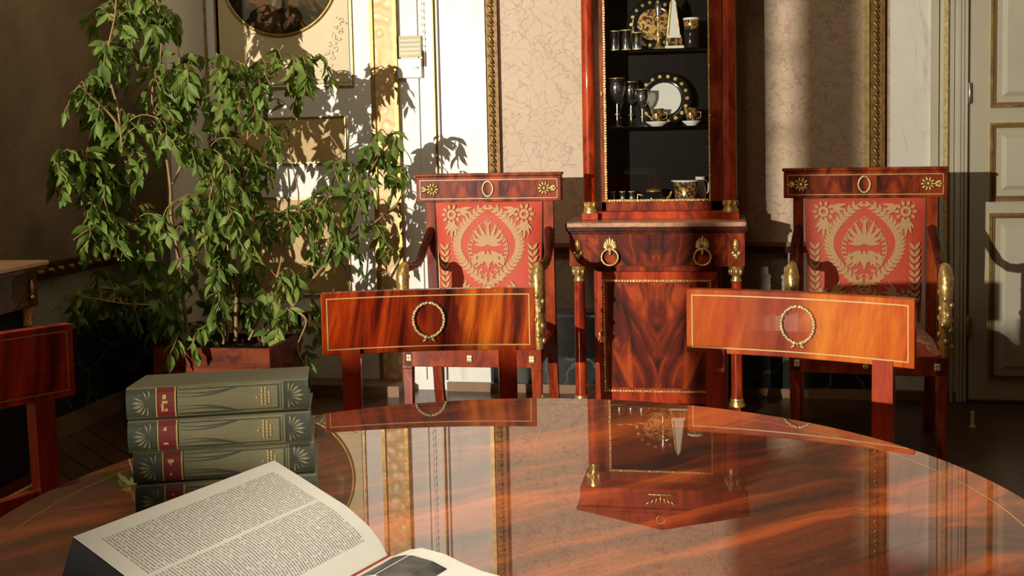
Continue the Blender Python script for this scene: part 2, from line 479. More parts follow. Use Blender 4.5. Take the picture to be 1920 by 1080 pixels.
# left wall with unseen windows sized to shape the beam (all beyond the left edge of the frame)
wl = MB()
def lw(y0, y1, z0, z1, mi=0): wl.box(XL-.04, XL, y0, y1, z0, z1, mi)
W1 = (-1.60, 2.90, .55, 3.1); W2 = (-1.875, -1.66, .60, 1.885); W3 = (-3.55, -1.99, 1.385, 2.05)
lw(2.90, YW+.4, .66, ZC); lw(2.90, YW+.4, .43, .66, 1); lw(2.90, YW+.4, 0, .43, 2)
lw(-1.60, 2.90, 0, .55); lw(-1.60, 2.90, 3.1, ZC)
lw(-1.66, -1.60, 0, ZC)
lw(-1.875, -1.66, 0, .60); lw(-1.875, -1.66, 1.885, ZC)
lw(-1.99, -1.875, 0, ZC); lw(-3.0, -2.3, 1.385, 1.425)  # raised sill strip added to keep the beam off the table's left side
lw(-3.55, -1.99, 0, 1.385); lw(-3.55, -1.99, 2.05, ZC)
lw(YB, -3.55, 0, ZC)
struct(wl.build('wall_left', [WALL_MARBLE, STONE, BLACK_MARBLE]))
for k, (y0, y1, z0, z1) in enumerate((W1, W2, W3)):
    fr = MB()
    for a, b, c, d in ((y0-.03, y0, z0-.03, z1+.03), (y1, y1+.03, z0-.03, z1+.03), (y0, y1, z0-.03, z0), (y0, y1, z1, z1+.03)):
        fr.box(XL, XL+.012, a, b, c, d)
    if k == 1:
        for zz in (1.786, 1.653): fr.box(XL-.02, XL-.01, y0, y1, zz-.004, zz+.004)
    if k == 0:
        pass
    struct(fr.build('window_%d' % (k+1), WHITE_PAINT))
pn = MB().box(XL-.03, XL-.028, W3[0], W3[1], W3[2], W3[3])
struct(pn.build('window_4', PANE_TINT))

# left wall dado rail, baseboard
dr = MB()
dr.box(XL, XL+.03, 2.95, YP-.02, .655, .675); dr.box(XL, XL+.045, 2.95, YP-.02, .675, .700)
y = 3.0
while y < YP-.06:
    dr.ell((XL+.045, y, .690), (.012, .022, .012), 1); y += .07
dr.box(XL, XL+.02, 2.95, YP-.02, .700, .715)
struct(dr.build('trim_1', [MAH_DARK, GILT_DULL]))
struct(MB().box(XL, XL+.03, 2.95, YP, 0, .065).box(XL, XL+.02, 2.95, YP, .065, .075).build('baseboard_left', BROWN_BASE))
struct(MB().box(XL, XL+.012, 2.95, YP, .422, .432).build('trim_2', BROWN_BASE))

# back wall: strips of stone and paint, one mesh
wb = MB()
mats = [PINK_MARBLE, WHITE_MARBLE, WHITE_PAINT, CREAM, STONE, BLACK_MARBLE, WALL_MARBLE]
def bw(x0, x1, z0, z1, mi, y=YW): wb.box(x0, x1, y, YW+.08, z0, z1, mi)
bw(XL, -2.43, 0, ZC, 3)                       # behind the pier
bw(-2.43, -1.60, 0, ZC, 2)                    # behind the painted door
bw(-1.60, -1.285, 0, ZC, 2)
bw(-1.285, -1.075, 0, ZC, 1)
bw(-1.075, .70, .67, ZC, 0)                   # pink veined field
bw(-1.075, .70, .38, .67, 4); bw(-1.075, .70, 0, .38, 5)
bw(.70, .905, 0, ZC, 1)
bw(.905, XR, 0, ZC, 3)
struct(wb.build('wall_back', mats))
# pier in the corner
pr = MB()
pr.box(XL, -2.44, YP, YW, .67, ZC, 0); pr.box(XL, -2.44, YP, YW, .40, .67, 1); pr.box(XL, -2.44, YP, YW, 0, .40, 2)
struct(pr.build('wall_corner', [marble('pier_marble', (.34,.27,.17), (.28,.22,.14), (.14,.09,.06), 6, .035, .45, .2, .5, 4), STONE, BLACK_MARBLE]))
struct(MB().box(-2.445, -2.405, YP-.03, YW, 0, .52, 0).box(-2.44, -2.415, YP-.012, YW, .52, ZC, 0).build('trim_3', [WHITE_PAINT]))
struct(MB().box(XL, -2.445, YP-.02, YP, 0, .06).box(-2.405, -1.47, 4.98, YW, 0, .05).build('baseboard_corner', BROWN_BASE))

def gilt_rope(x0, x1, z0, z1, name):
    """flat gilt fillet on each side of a carved twisted leaf band on brown ground"""
    b = MB()
    w = x1-x0
    b.box(x0, x0+w*.22, YW-.022, YW, z0, z1, 0)
    b.box(x0+w*.22, x1-w*.12, YW-.012, YW, z0, z1, 1)
    b.box(x1-w*.12, x1, YW-.03, YW, z0, z1, 1)
    zz = z0+.02; cx = x0+w*.55
    while zz < z1:
        b.ell((cx, YW-.016, zz), (.027, .012, .0075), 2, Matrix.Rotation(R(58), 3, 'Y'), 7, 4)
        b.ell((cx+w*.05, YW-.018, zz+.019), (.016, .009, .0045), 2, Matrix.Rotation(R(52), 3, 'Y'), 6, 4)
        zz += .045
    return struct(b.build(name, [PALE_FILLET, GILT_GROUND, GILT_DULL]))
gilt_rope(-1.078, -1.003, .70, 3.3, 'trim_4')
gilt_rope(.595, .675, .70, 3.3, 'trim_5')
# dado rail behind cabinet and armchairs
b = MB()
b.box(-1.0, .70, YW-.03, YW, .645, .672, 0); b.box(-1.0, .70, YW-.018, YW, .672, .69, 1); b.box(-1.0, .70, YW-.012, YW, .374, .384, 1)
struct(b.build('trim_6', [MAH_DARK, BROWN_BASE]))
struct(MB().box(-1.28, 1.0, YW-.025, YW, 0, .04).build('baseboard_back', BROWN_BASE))
# white pilaster edges and casing of the painted door
b = MB()
b.box(-1.600, -1.475, YW-.02, YW, .05, 3.2, 1)
b.box(-1.602, -1.585, YW-.034, YW, .05, 3.2, 2); b.box(-1.490, -1.473, YW-.034, YW, .05, 3.2, 2)
b.box(-2.415, -2.405, YW-.03, YW, .05, 3.2, 2)
struct(b.build('trim_7', [WHITE_PAINT, ARAB, GILT_DULL]))
b = MB()
b.box(-1.385, -1.380, YW-.012, YW, .05, 3.2, 0); b.box(-1.312, -1.302, YW-.03, YW, .05, 3.2, 0); b.box(-1.303, -1.298, YW-.032, YW, .05, 3.2, 1)
b.box(-1.290, -1.283, YW-.02, YW, .05, 3.2, 0)
struct(b.build('trim_8', [WHITE_PAINT, GILT_DULL]))
b = MB()
b.box(.865, .895, YW-.02, YW, 0, 3.2, 0); b.box(.900, .912, YW-.02, YW, 0, 3.2, 0)
b.box(.912, .930, YW-.035, YW, 0, 3.2, 1); b.box(.930, .936, YW-.03, YW, 0, 3.2, 2)
for x in (.945, .972, .985, 1.0): b.box(x, x+.010, YW-.03, YW, 0, 3.2, 0)
b.box(.936, 1.012, YW-.022, YW, 0, 3.2, 0)
struct(b.build('trim_9', [CREAM_SH, GILT_PALE, GILT_DULL]))

def framed_panel(b, x0, x1, z0, z1, y, w=.022, mf=1, mp=0, inner=True):
    """gilt moulding rectangle, then a raised bevelled field"""
    for k, (o, t, d, mi) in enumerate(((0, w*.45, .012, mf), (w*.45, w*.55, .006, mf+1))):
        a0, a1, c0, c1 = x0+o, x1-o, z0+o, z1-o
        b.box(a0, a0+t, y-d, y, c0, c1, mi); b.box(a1-t, a1, y-d, y, c0, c1, mi)
        b.box(a0+t, a1-t, y-d, y, c0, c0+t, mi); b.box(a0+t, a1-t, y-d, y, c1-t, c1, mi)
    if inner:
        g, e = w+.025, .018
        vs = [(x0+g,y,z0+g),(x1-g,y,z0+g),(x1-g,y,z1-g),(x0+g,y,z1-g),(x0+g+e,y-.012,z0+g+e),(x1-g-e,y-.012,z0+g+e),(x1-g-e,y-.012,z1-g-e),(x0+g+e,y-.012,z1-g-e)]
        b.add(vs, [(0,1,5,4),(1,2,6,5),(2,3,7,6),(3,0,4,7),(4,5,6,7)], mp)
# right cream door
door = struct(MB().box(1.022, 1.90, YW-.025, YW-.001, .012, 2.9).build('door_1', CREAM))
b = MB()
for z0, z1 in ((1.255, 2.5), (.862, 1.192), (.095, .812)): framed_panel(b, 1.100, 1.82, z0, z1, YW-.025)
b.build('door_panel', [CREAM_SH, GILT_DULL, BROWN_BASE], door)
for zc, ma in ((1.32, STEEL), (.33, GILT_DULL)):
    b = MB(); b.lathe([(.004,-.045),(.0085,-.04),(.0085,.04),(.004,.045)], (1.017, YW-.035, zc), 10)
    b.build('hinge', ma, door)
# painted door on the left
door = struct(MB().box(-2.405, -1.602, YW-.02, YW-.001, .05, 3.1).build('door_2', WHITE_PAINT))
b = MB()
def fld(x0, x1, z0, z1, mi): b.box(x0, x1, YW-.026, YW-.02, z0, z1, mi)
fld(-2.36, -1.70, 1.44, 2.9, 0); fld(-2.36, -1.74, 1.08, 1.28, 1); fld(-2.36, -1.74, .46, .90, 1)
framed_panel(b, -2.36, -1.685, 1.425, 2.92, YW-.02, .018, 2, 0, False)
framed_panel(b, -2.36, -1.73, 1.07, 1.29, YW-.02, .012, 2, 0, False)
framed_panel(b, -2.36, -1.73, .445, .915, YW-.02, .012, 2, 0, False)
rnd = random.Random(5)
for k in range(26):     # painted foliage scroll in the lower right corner of the upper field
    t = k/25; x = -1.83+.10*t+.02*math.sin(k*1.7); z = 1.47+.27*t
    b.ell((x, YW-.027, z), (.013, .002, .006), 4, Matrix.Rotation(rnd.uniform(0, PI), 3, 'Y'), 6, 4)
b.build('door_panel', [PANEL_CREAM, TAN, GILT_DULL, WHITE_PAINT, GILT_PALE], door)
b = MB()
b.box(-2.06, -1.86, YW-.034, YW-.02, .36, .372, 1); b.box(-2.06, -1.86, YW-.034, YW-.02, .285, .30, 1)
for k in range(6): b.box(-2.05+k*.034, -2.035+k*.034, YW-.03, YW-.02, .30, .36, 0)
b.box(-2.05, -1.87, YW-.0215, YW-.02, .30, .36, 2)
b.build('vent_grille', [WHITE_PAINT, GILT_DULL, DARK], door)

# oval painting
pt = thing('oval_painting', 'dark round landscape painting in a thin gold rim above the ficus', 'painting', (-2.03, YW-.03, 1.955))
MX = Matrix.Rotation(R(90), 4, 'X')
b = MB(); b.lathe([(.276,-.002),(.276,.008)], n=64, M=MX); b.build('canvas', PAINTING, pt)
b = MB(); b.tube([(.283*math.cos(a), 0, .283*math.sin(a)) for a in [2*PI*i/72 for i in range(72)]], .009, 8, 0, True); b.build('frame', GILT_DULL, pt)

# notice card and bell pull on the white pilaster
nc = thing('wall_notice', 'pale yellow lined card hung on the white pilaster beside the gold band', 'notice', (-1.415, YW-.014, 1.60))
MB().box(-.052, .052, -.002, .008, -.048, .048).build('card', plain('pale_card', (.60,.56,.36), .6), nc)
b = MB()
for k in range(4): b.box(-.046, .046, -.0026, -.002, -.034+k*.02, -.030+k*.02)
b.build('printed_line', WHITE_PAINT, nc)
nc = thing('wall_box', 'small white wall box with a rounded top under the lined card', 'box', (-1.42, YW-.013, 1.50))
b = MB(); b.box(-.06, .06, -.012, .01, -.045, .045); b.build('body', WHITE_PAINT, nc, .004)
b = MB(); b.lathe([(.012,-.002),(.012,.006)], (.035, -.012, 0), 14, M=None); b.build('button', WHITE_PAINT, nc)
nc = thing('bell_pull', 'beaded gold cord with a dark handle hanging on the white pilaster', 'bell pull', (-1.352, YW-.02, 1.58))
b = MB()
for k in range(34): b.ell((.002*math.sin(k), 0, .02+k*.032), (.003, .003, .0065), 0, None, 6, 4)
b.tube([(0,0,0),(0,0,1.1)], .001, 5); b.build('cord', GILT_PALE, nc)
b = MB(); b.lathe([(.002,-.075),(.005,-.07),(.005,-.01),(.002,0)], n=10); b.build('handle', MAH_DARK, nc)

# door stop on the floor
ds = thing('door_stop', 'small brass peg standing on the parquet beside the cream door', 'door stop', (.953, 4.70, 0))
b = MB(); b.lathe([(.012,0),(.012,.004),(.007,.006),(.007,.05)], n=14); b.build('post', GILT_PALE, ds)
b = MB(); b.lathe([(.009,.05),(.0095,.056),(.007,.062)], n=14); b.build('cap', GILT_PALE, ds)

# ================================================================== ORNAMENT HELPERS
def wreath(b, cx, y, cz, rx, rz, n=17, mi=0, yfun=None, thick=1.0):
    for sgn in (-1, 1):
        for k in range(n):
            a = R(-78) + (R(160))*k/(n-1)
            x = cx + sgn*rx*math.cos(a); z = cz + rz*math.sin(a)
            tx, tz = -sgn*rx*math.sin(a), rz*math.cos(a)
            an = math.atan2(-tz, tx)
            yy = y + (yfun(x) if yfun else 0)
            w = rx*.115*thick
            b.ell((x, yy, z), (rx*.16, .0035, w), mi, Matrix.Rotation(an+.35*(1 if k % 2 else -1), 3, 'Y'), 7, 4)
    zb = cz-rz
    for sgn in (-1, 1):
        b.ell((cx+sgn*rx*.2, y+(yfun(cx) if yfun else 0), zb-rz*.02), (rx*.2, .004, rz*.09), mi, Matrix.Rotation(sgn*R(22), 3, 'Y'), 7, 4)
        b.ell((cx+sgn*rx*.28, y+(yfun(cx) if yfun else 0), zb-rz*.2), (rx*.2, .003, rz*.06), mi, Matrix.Rotation(sgn*R(30), 3, 'Y'), 7, 4)
    b.ell((cx, y+(yfun(cx) if yfun else 0), zb-rz*.05), (rx*.1, .005, rz*.1), mi)
def star(b, cx, y, cz, r, n=9, mi=0):
    for k in range(n):
        a = 2*PI*k/n
        b.ell((cx+.6*r*math.cos(a), y, cz+.6*r*math.sin(a)), (r*.42, .0025, r*.15), mi, Matrix.Rotation(-a, 3, 'Y'), 7, 4)
    b.ell((cx, y-.002, cz), (r*.28, .004, r*.28), mi)
def palmette(b, cx, y, cz, w, h, mi=0, ang=0, n=7):
    """fan of petals; base at (cx,cz), growing upwards then rotated by ang"""
    for k in range(n):
        t = (k-(n-1)/2)/((n-1)/2)
        a = R(90) - t*R(62) + ang
        L = h*(1-.42*abs(t))
        x = cx+.55*L*math.cos(a)*(1 if h else 1); z = cz+.55*L*math.sin(a)
        b.ell((x, y, z), (L*.45, .003, w*.10), mi, Matrix.Rotation(-a, 3, 'Y'), 7, 4)
    b.ell((cx, y-.001, cz), (w*.16, .004, w*.12), mi)
def leaf2(x, z, a, L, W):
    d = (math.cos(a), math.sin(a)); q = (-d[1], d[0])
    out = []
    for t, w in ((0,0),(.2,.7),(.45,1),(.75,.6),(1,0),(.75,-.6),(.45,-1),(.2,-.7)):
        out.append((x+d[0]*L*t+q[0]*W*.5*w, z+d[1]*L*t+q[1]*W*.5*w))
    return out
def ring2(x, z, r0, r1, n=16):
    return [[(x+r0*math.cos(a), z+r0*math.sin(a)), (x+r1*math.cos(a), z+r1*math.sin(a)), (x+r1*math.cos(a2), z+r1*math.sin(a2)), (x+r0*math.cos(a2), z+r0*math.sin(a2))]
            for a, a2 in [(2*PI*i/n, 2*PI*(i+1)/n) for i in range(n)]]
def damask():
    """list of (x,z) polygons: ogee wreath, inner palmette and corner rosettes. unit: metres, origin = medallion centre"""
    P = []
    def both(x, z, a, L, W):
        P.append(leaf2(x, z, a, L, W)); P.append(leaf2(-x, z, PI-a, L, W))
    # ogee wreath of leaf pairs
    path = []
    for i in range(25):
        t = i/24
        x = .128*math.sin(PI*min(1, t*1.02))**.85*(1 if t < .95 else .9); z = .165 - .33*t
        path.append((x, z))
    for i in range(24):
        (x, z), (x2, z2) = path[i], path[i+1]
        a = math.atan2(z2-z, x2-x)
        both(x, z, a+PI-.75, .030, .013); both(x, z, a+PI+.75, .030, .013)
        both(x2, z2, a+PI, .026, .009)
    # inner outline, thin
    for i in range(40):
        t = i/39; x = .082*math.sin(PI*t)**.8; z = .105 - .24*t
        t2 = (i+1)/39; 
        x2 = .082*math.sin(PI*min(1, t2))**.8 if t2 <= 1 else 0; z2 = .105-.24*t2
        a = math.atan2(z2-z, x2-x)
        if i < 39: both(x, z, a, .011, .004)
        if i % 3 == 1: both(x, z, a-1.2, .020, .009)
    # inner palmette
    _both = both
    both = lambda x, z, a, L, W: _both(x*1.3, z*1.3, a, L*1.3, W*1.3)
    for k, (a, L) in enumerate(((90,.082),(66,.078),(44,.070),(22,.060),(0,.046))):
        both(0, .002, R(a), L, .0125)
    for k, (a, L) in enumerate(((-28,.05),(-52,.055),(-76,.05))):
        both(.010, -.018, R(a), L, .011)
    for zz in (.03, .045, .06): P += ring2(0, zz, .001, .0035, 8)
    for sx in (.030, .048): both(sx, -.065, R(100), .045, .015)
    P.append(leaf2(0, -.02, R(-90), .08, .024)); 
    for k in range(5): both(.004+.008*k, -.105, R(-60+25*k), .030, .010)
    for q in ring2(0, -.055, .012, .020): P.append(q)
    # corner rosettes with hanging leaves
    for sx in (-1, 1):
        cx, cz = sx*.150, .125
        P += ring2(cx, cz, .009, .020)
        for k in range(10):
            P.append(leaf2(cx+.022*math.cos(k*PI/5), cz+.022*math.sin(k*PI/5), k*PI/5, .022, .013))
        for k in range(5):
            P.append(leaf2(cx, cz-.03, R(-90)+R(22)*(k-2), .072-.012*abs(k-2), .014))
        for k in range(5):
            P.append(leaf2(cx-sx*.03, cz+.02, R(90)+sx*R(90)*.9-sx*R(24)*(k-2), .058, .014))
        for k in range(9):
            zz = -.02-.026*k
            P.append(leaf2(sx*.182, zz, R(90)-sx*.6, .036, .013)); P.append(leaf2(sx*.182, zz, R(90)+sx*.6, .036, .013))
    return P
DAMASK = damask()

# ================================================================== CABINET (vitrine on a commode)
cx0 = -.278
cb = thing('display_cabinet', 'tall mahogany display cabinet with glass door, columns and gilt mounts between the red armchairs', 'cabinet', (cx0, 5.10, 0))
hw = .358
YF = 4.70-5.10           # front of the lower part, local
b = MB()
b.box(-hw+.02, hw-.02, YF+.02, 0, .0, .055)                              # plinth
b.box(-hw, hw, YF, 0, .635, .772)                                         # frieze block
b.box(-.262, .262, YF+.045, 0, .055, .635)                                # carcass
b.box(-.262, -.245, YF+.035, YF+.045, .055, .635)
b.build('lower_case', MAH, cb, .003)
b = MB(); b.box(-hw-.004, hw+.004, YF-.004, .002, .772, .782); b.box(-hw-.012, hw+.012, YF-.012, .002, .782, .798); b.build('moulding', MAH_DARK, cb, .002)
b = MB(); b.box(-hw-.016, hw+.006, YF-.014, .002, .798, .818); b.build('marble_top', TOP_MARBLE, cb, .005)
# door
b = MB(); b.box(-.248, .248, YF+.022, YF+.044, .06, .612); b.build('door', MAH_RED, cb, .003); dr_ = cb.children[-1]
b = MB(); b.box(-.205, .205, YF+.020, YF+.030, .125, .565); b.build('flame_panel', MAH_FLAME, dr_)
b = MB()
def bead_frame(b, x0, x1, z0, z1, y, t=.008, step=.012):
    b.box(x0, x0+t, y-.004, y+.004, z0, z1); b.box(x1-t, x1, y-.004, y+.004, z0, z1)
    b.box(x0, x1, y-.004, y+.004, z0, z0+t); b.box(x0, x1, y-.004, y+.004, z1-t, z1)
    z = z0
    while z < z1:
        for x in (x0+t/2, x1-t/2): b.ell((x, y-.004, z), (t*.55, .003, step*.42), 0, None, 6, 4)
        z += step
    x = x0
    while x < x1:
        for z in (z0+t/2, z1-t/2): b.ell((x, y-.004, z), (step*.42, .003, t*.55), 0, None, 6, 4)
        x += step
bead_frame(b, -.222, .222, .108, .578, YF+.020)
b.build('gilt_border', GILT, dr_)
b = MB(); b.ell((-.238, YF+.018, .345), (.006, .004, .016)); b.tube([(-.238+.005*math.sin(a), YF+.012, .325+.009*math.cos(a)) for a in [2*PI*i/12 for i in range(12)]], .0016, 6, 0, True)
b.build('keyhole_plate', GILT, dr_)
# drawer with ring handles
b = MB(); b.box(-.285, .285, YF-.004, YF+.01, .640, .768); b.build('drawer', MAH_FLAME, cb, .002); dw = cb.children[-1]
for sx in (-1, 1):
    b = MB(); x = sx*.188
    palmette(b, x, YF-.006, .704, .075, .060, n=9); b.ell((x, YF-.010, .700), (.010, .010, .011))
    pts = [(x+.034*math.sin(a), YF-.020-.006*math.cos(a), .676-.033*math.cos(a)) for a in [2*PI*i/28 for i in range(28)]]
    b.tube(pts, .0045, 8, 0, True); b.ell((x, YF-.010, .690), (.007, .01, .008)); b.build('ring_handle', GILT, dw)
    b = MB(); x = sx*.322
    b.ell((x, YF-.003, .722), (.014, .005, .028)); b.ell((x, YF-.005, .728), (.007, .006, .020)); palmette(b, x, YF-.003, .684, .05, -.022, n=5); 
    for q in (-1, 1): b.ell((x+q*.012, YF-.003, .690), (.010, .005, .009))
    b.ell((x, YF-.004, .680), (.018, .004, .006)); b.build('gilt_mount', GILT, cb)
# lower columns
for sx in (-1, 1):
    x = sx*.322; yy = YF+.032
    b = MB(); b.lathe([(.026,.085),(.0235,.12),(.024,.35),(.021,.575)], (x, yy, 0), 20); b.build('column', MAH_RED, cb); c = cb.children[-1]
    b = MB(); b.lathe([(.023,.572),(.025,.576),(.019,.584),(.019,.592),(.022,.600),(.030,.622),(.032,.635)], (x, yy, 0), 16)
    for k in range(8):
        a = k*PI/4; b.ell((x+.026*math.cos(a), yy+.026*math.sin(a), .612), (.007,.007,.016), 0, None, 6, 4)
    b.build('capital', GILT, c)
    b = MB(); b.lathe([(.034,.055),(.034,.065),(.028,.075),(.030,.08),(.027,.088)], (x, yy, 0), 16); b.build('column_base', GILT, c)
# upper vitrine
YU = 4.88-5.10
b = MB()
b.box(-.238, -.222, YU+.012, 0, .818, 1.90); b.box(.222, .238, YU+.012, 0, .818, 1.90)
b.box(-.222, .222, -.012, 0, .818, 1.90, 1)
b.box(-.222, .222, YU+.014, 0, .818, .862); b.box(-.222, .222, YU+.014, 0, 1.86, 1.90)
b.build('upper_case', [MAH, CAB_BACK], cb, .002)
for x0, x1 in ((-.325, -.305), (.318, .334)):
    b = MB(); b.box(x0, x1, -.06, 0, .852, 1.862, 0); b.box(x0+.012, x0+.016, -.062, -.06, .90, 1.80, 1); b.build('rear_post', [DARK, GILT_PALE], cb)
b = MB()
b.box(-.240, -.218, YU-.006, YU+.012, .852, 1.85); b.box(.222, .272, YU-.006, YU+.012, .852, 1.85)
b.box(-.240, .272, YU-.006, YU+.012, .852, .893); b.box(-.240, .272, YU-.006, YU+.012, 1.808, 1.85)
b.build('glass_door', MAH, cb, .002); gd = cb.children[-1]
b = MB(); bead_frame(b, -.222, .222, .893, 1.808, YU-.006, .008, .011); b.build('gilt_border', GILT, gd)
b = MB(); b.box(-.216, .216, YU, YU+.003, .898, 1.802); b.build('pane', GLASS, gd)
b = MB(); b.ell((-.231, YU-.010, 1.35), (.006, .004, .016)); b.ell((-.231, YU-.014, 1.345), (.005, .006, .006)); b.build('keyhole_plate', GILT, gd)
b = MB(); b.box(-.30, .30, YU-.03, 0, .818, .852); b.build('sill_moulding', MAH_RED, cb, .003)
for sx in (-1, 1):
    x = sx*.293+.008; yy = YU-.03
    b = MB(); b.box(x-.036, x+.036, yy-.036, yy+.036, .819, .848); b.build('column_plinth', MAH_RED, cb, .002)
    b = MB(); b.lathe([(.027,.895),(.028,1.2),(.025,1.77)], (x, yy, 0), 24); b.build('column', MAH_RED, cb); c = cb.children[-1]
    b = MB(); b.lathe([(.033,.848),(.033,.856),(.027,.864),(.028,.87),(.024,.876),(.028,.897)], (x, yy, 0), 20)
    for k in range(8):
        a = k*PI/4; b.ell((x+.027*math.cos(a), yy+.027*math.sin(a), .882), (.006,.006,.014), 0, None, 6, 4)
    b.build('column_base', GILT, c)
    b = MB(); b.lathe([(.026,1.768),(.027,1.776),(.022,1.79),(.024,1.80),(.034,1.85),(.036,1.862)], (x, yy, 0), 20)
    for k in range(8):
        a = k*PI/4; b.ell((x+.029*math.cos(a), yy+.029*math.sin(a), 1.825), (.007,.007,.022), 0, None, 6, 4)
    b.build('capital', GILT, c)
b = MB()
b.box(-.345, .355, YU-.07, 0, 1.862, 1.945)
b.box(-.36, .37, YU-.085, 0, 1.945, 1.96)
b.prism([(-.36,1.96),(.37,1.96),(.005,2.035)], YU-.085, 0)
b.build('pediment', MAH_RED, cb, .003); pd = cb.children[-1]
b = MB()
for k in range(7):
    b.ell((-.055+.018*k, YU-.073, 1.905+.006*abs(k-3)), (.006, .004, .018), 0, Matrix.Rotation(R(30)*(k-3)/2, 3, 'Y'), 6, 4)
b.ell((0, YU-.073, 1.885), (.07, .003, .006)); b.build('gilt_mount', GILT, pd)
b = MB(); b.tube([(.018*math.sin(a), YU-.089, 1.988+.016*math.cos(a)) for a in [2*PI*i/20 for i in range(20)]], .003, 6, 0, True); b.build('gilt_ring', GILT, pd)
for z in (1.202, 1.528):
    b = MB(); b.box(-.220, .220, YU+.02, -.014, z, z+.006); b.build('glass_shelf', GLASS_SHELF, cb)

# contents: positions in world coordinates
S0, S1, S2 = .8625, 1.2085, 1.5345
YI = 4.97
def px2x(x, y=YI): return (x-1357.6+ .0*y)/2150*y*1.0    # approximate world x for an image column
def cup(loc, label, r, h, group=None):
    t = thing('coffee_cup', label, 'cup', loc, 0, group)
    b = MB(); b.lathe([(r*.55,0),(r*.6,h*.05),(r*.72,h*.5),(r,h),(r*.93,h),(r*.66,h*.5),(r*.5,h*.08)], n=20); b.build('body', GOLD_PAT, t)
    b = MB(); b.tube([(r*.75,0,h*.75),(r*1.35,0,h*.72),(r*1.3,0,h*.4),(r*.7,0,h*.3)], r*.07, 6); b.build('handle', GILT, t)
    return t
def saucer(loc, label, r, group=None):
    b = MB(); b.lathe([(r*.5,0),(r*.55,.003),(r,.018),(r*.99,.021),(r*.5,.007)], loc, 28); 
    return tag(b.build('saucer', CHINA), label, 'saucer', group)
def xw(px, Y=YI, py=200):    # world x of an image column at depth Y
    # pinhole with the camera basis above
    d = fwd*FPX + rt2*(px-960) - up2*(py-PPY)
    return d.x/d.y*Y
# middle shelf: saucers and cups, plate on edge, goblets
saucer((xw(1232, 4.95), 4.95, S1), 'white saucer under the left gold cup on the middle glass shelf', .050)
saucer((xw(1296, 4.95), 4.95, S1), 'white saucer at the right end of the middle glass shelf', .040)
cup((xw(1232, 4.95), 4.95, S1+.0075), 'gold patterned cup in front of the upright plate, middle shelf', .031, .068)
cup((xw(1296, 4.95), 4.95, S1+.0075), 'gold patterned cup at the right end of the middle shelf', .030, .068)
def plate(loc, label, r, rim, centre, tilt=-12):
    t = thing('display_plate', label, 'plate', loc)
    T = Matrix.Translation((0, 0, r)) @ Matrix.Rotation(R(90+tilt), 4, 'X')
    b = MB(); b.lathe([(r*.62,-.004),(r*.66,-.006),(r,-.014),(r,-.011),(r*.66,-.001)], n=48, M=T @ Matrix.Rotation(PI, 4, 'X'), cap=False); b.build('rim', rim, t)
    b = MB(); b.lathe([(r*.66,0),(r*.66,.003)], n=40, M=T); b.build('well', centre, t)
    b = MB()
    for k in range(18):
        a = 2*PI*k/18
        b.ell((r*.84*math.cos(a), r*.84*math.sin(a), .013), (r*.075, r*.05, .002), 0, Matrix.Rotation(a, 3, 'Z'), 6, 4, ) if False else b.add(*[[tuple(T @ Vector((r*(.84+.07*math.cos(q))*math.cos(a+.08*math.sin(q)), r*(.84+.07*math.cos(q))*math.sin(a+.08*math.sin(q)), .0135))) for q in [2*PI*i/8 for i in range(8)]], [tuple(range(8))]])
    b.build('gilt_pattern', GILT, t)
    return t
plate((xw(1245, 5.02), 5.03, S1-.002), 'upright plate with dark and gold rim and pale centre, middle shelf', .118, CHINA_DARK, CHINA)
def goblet(loc, label, s=1.0, group=None):
    t = thing('wine_glass', label, 'wine glass', loc, 0, group)
    b = MB(); b.lathe([(.006*s,.095*s),(.026*s,.12*s),(.036*s,.155*s),(.033*s,.20*s),(.0320*s,.20*s),(.0345*s,.155*s),(.025*s,.123*s),(.004*s,.10*s)], n=22, cap=False); b.build('bowl', GLASS_STEM, t)
    b = MB(); b.lathe([(.030*s,0),(.028*s,.003*s),(.006*s,.008*s),(.004*s,.03*s),(.0035*s,.095*s)], n=16); b.lathe([(.004*s,.045*s),(.009*s,.052*s),(.004*s,.06*s)], n=12, cap=False); b.build('stem', GLASS_STEM, t)
    b = MB(); b.lathe([(.0335*s,.196*s),(.0337*s,.2*s),(.0325*s,.2*s)], n=22, cap=False); b.build('gilt_rim', GILT, t)
    b = MB(); b.lathe([(.0085*s,.048*s),(.010*s,.052*s),(.0085*s,.056*s)], n=12, cap=False); b.build('gilt_knop', GILT, t)
    return t
for (px, Y, s, lab) in ((1157, 4.93, 1.05, 'tall wine glass at the left front of the middle glass shelf'),
                        (1183, 4.985, .98, 'wine glass second from the cabinet door hinge side, middle shelf'),
                        (1204, 4.935, .80, 'smaller wine glass touching the dark plate edge, middle shelf'),
                        (1163, 5.035, .80, 'short wine glass behind the tall one in the shelf corner')):
    goblet((xw(px, Y), Y, S1), lab, s)
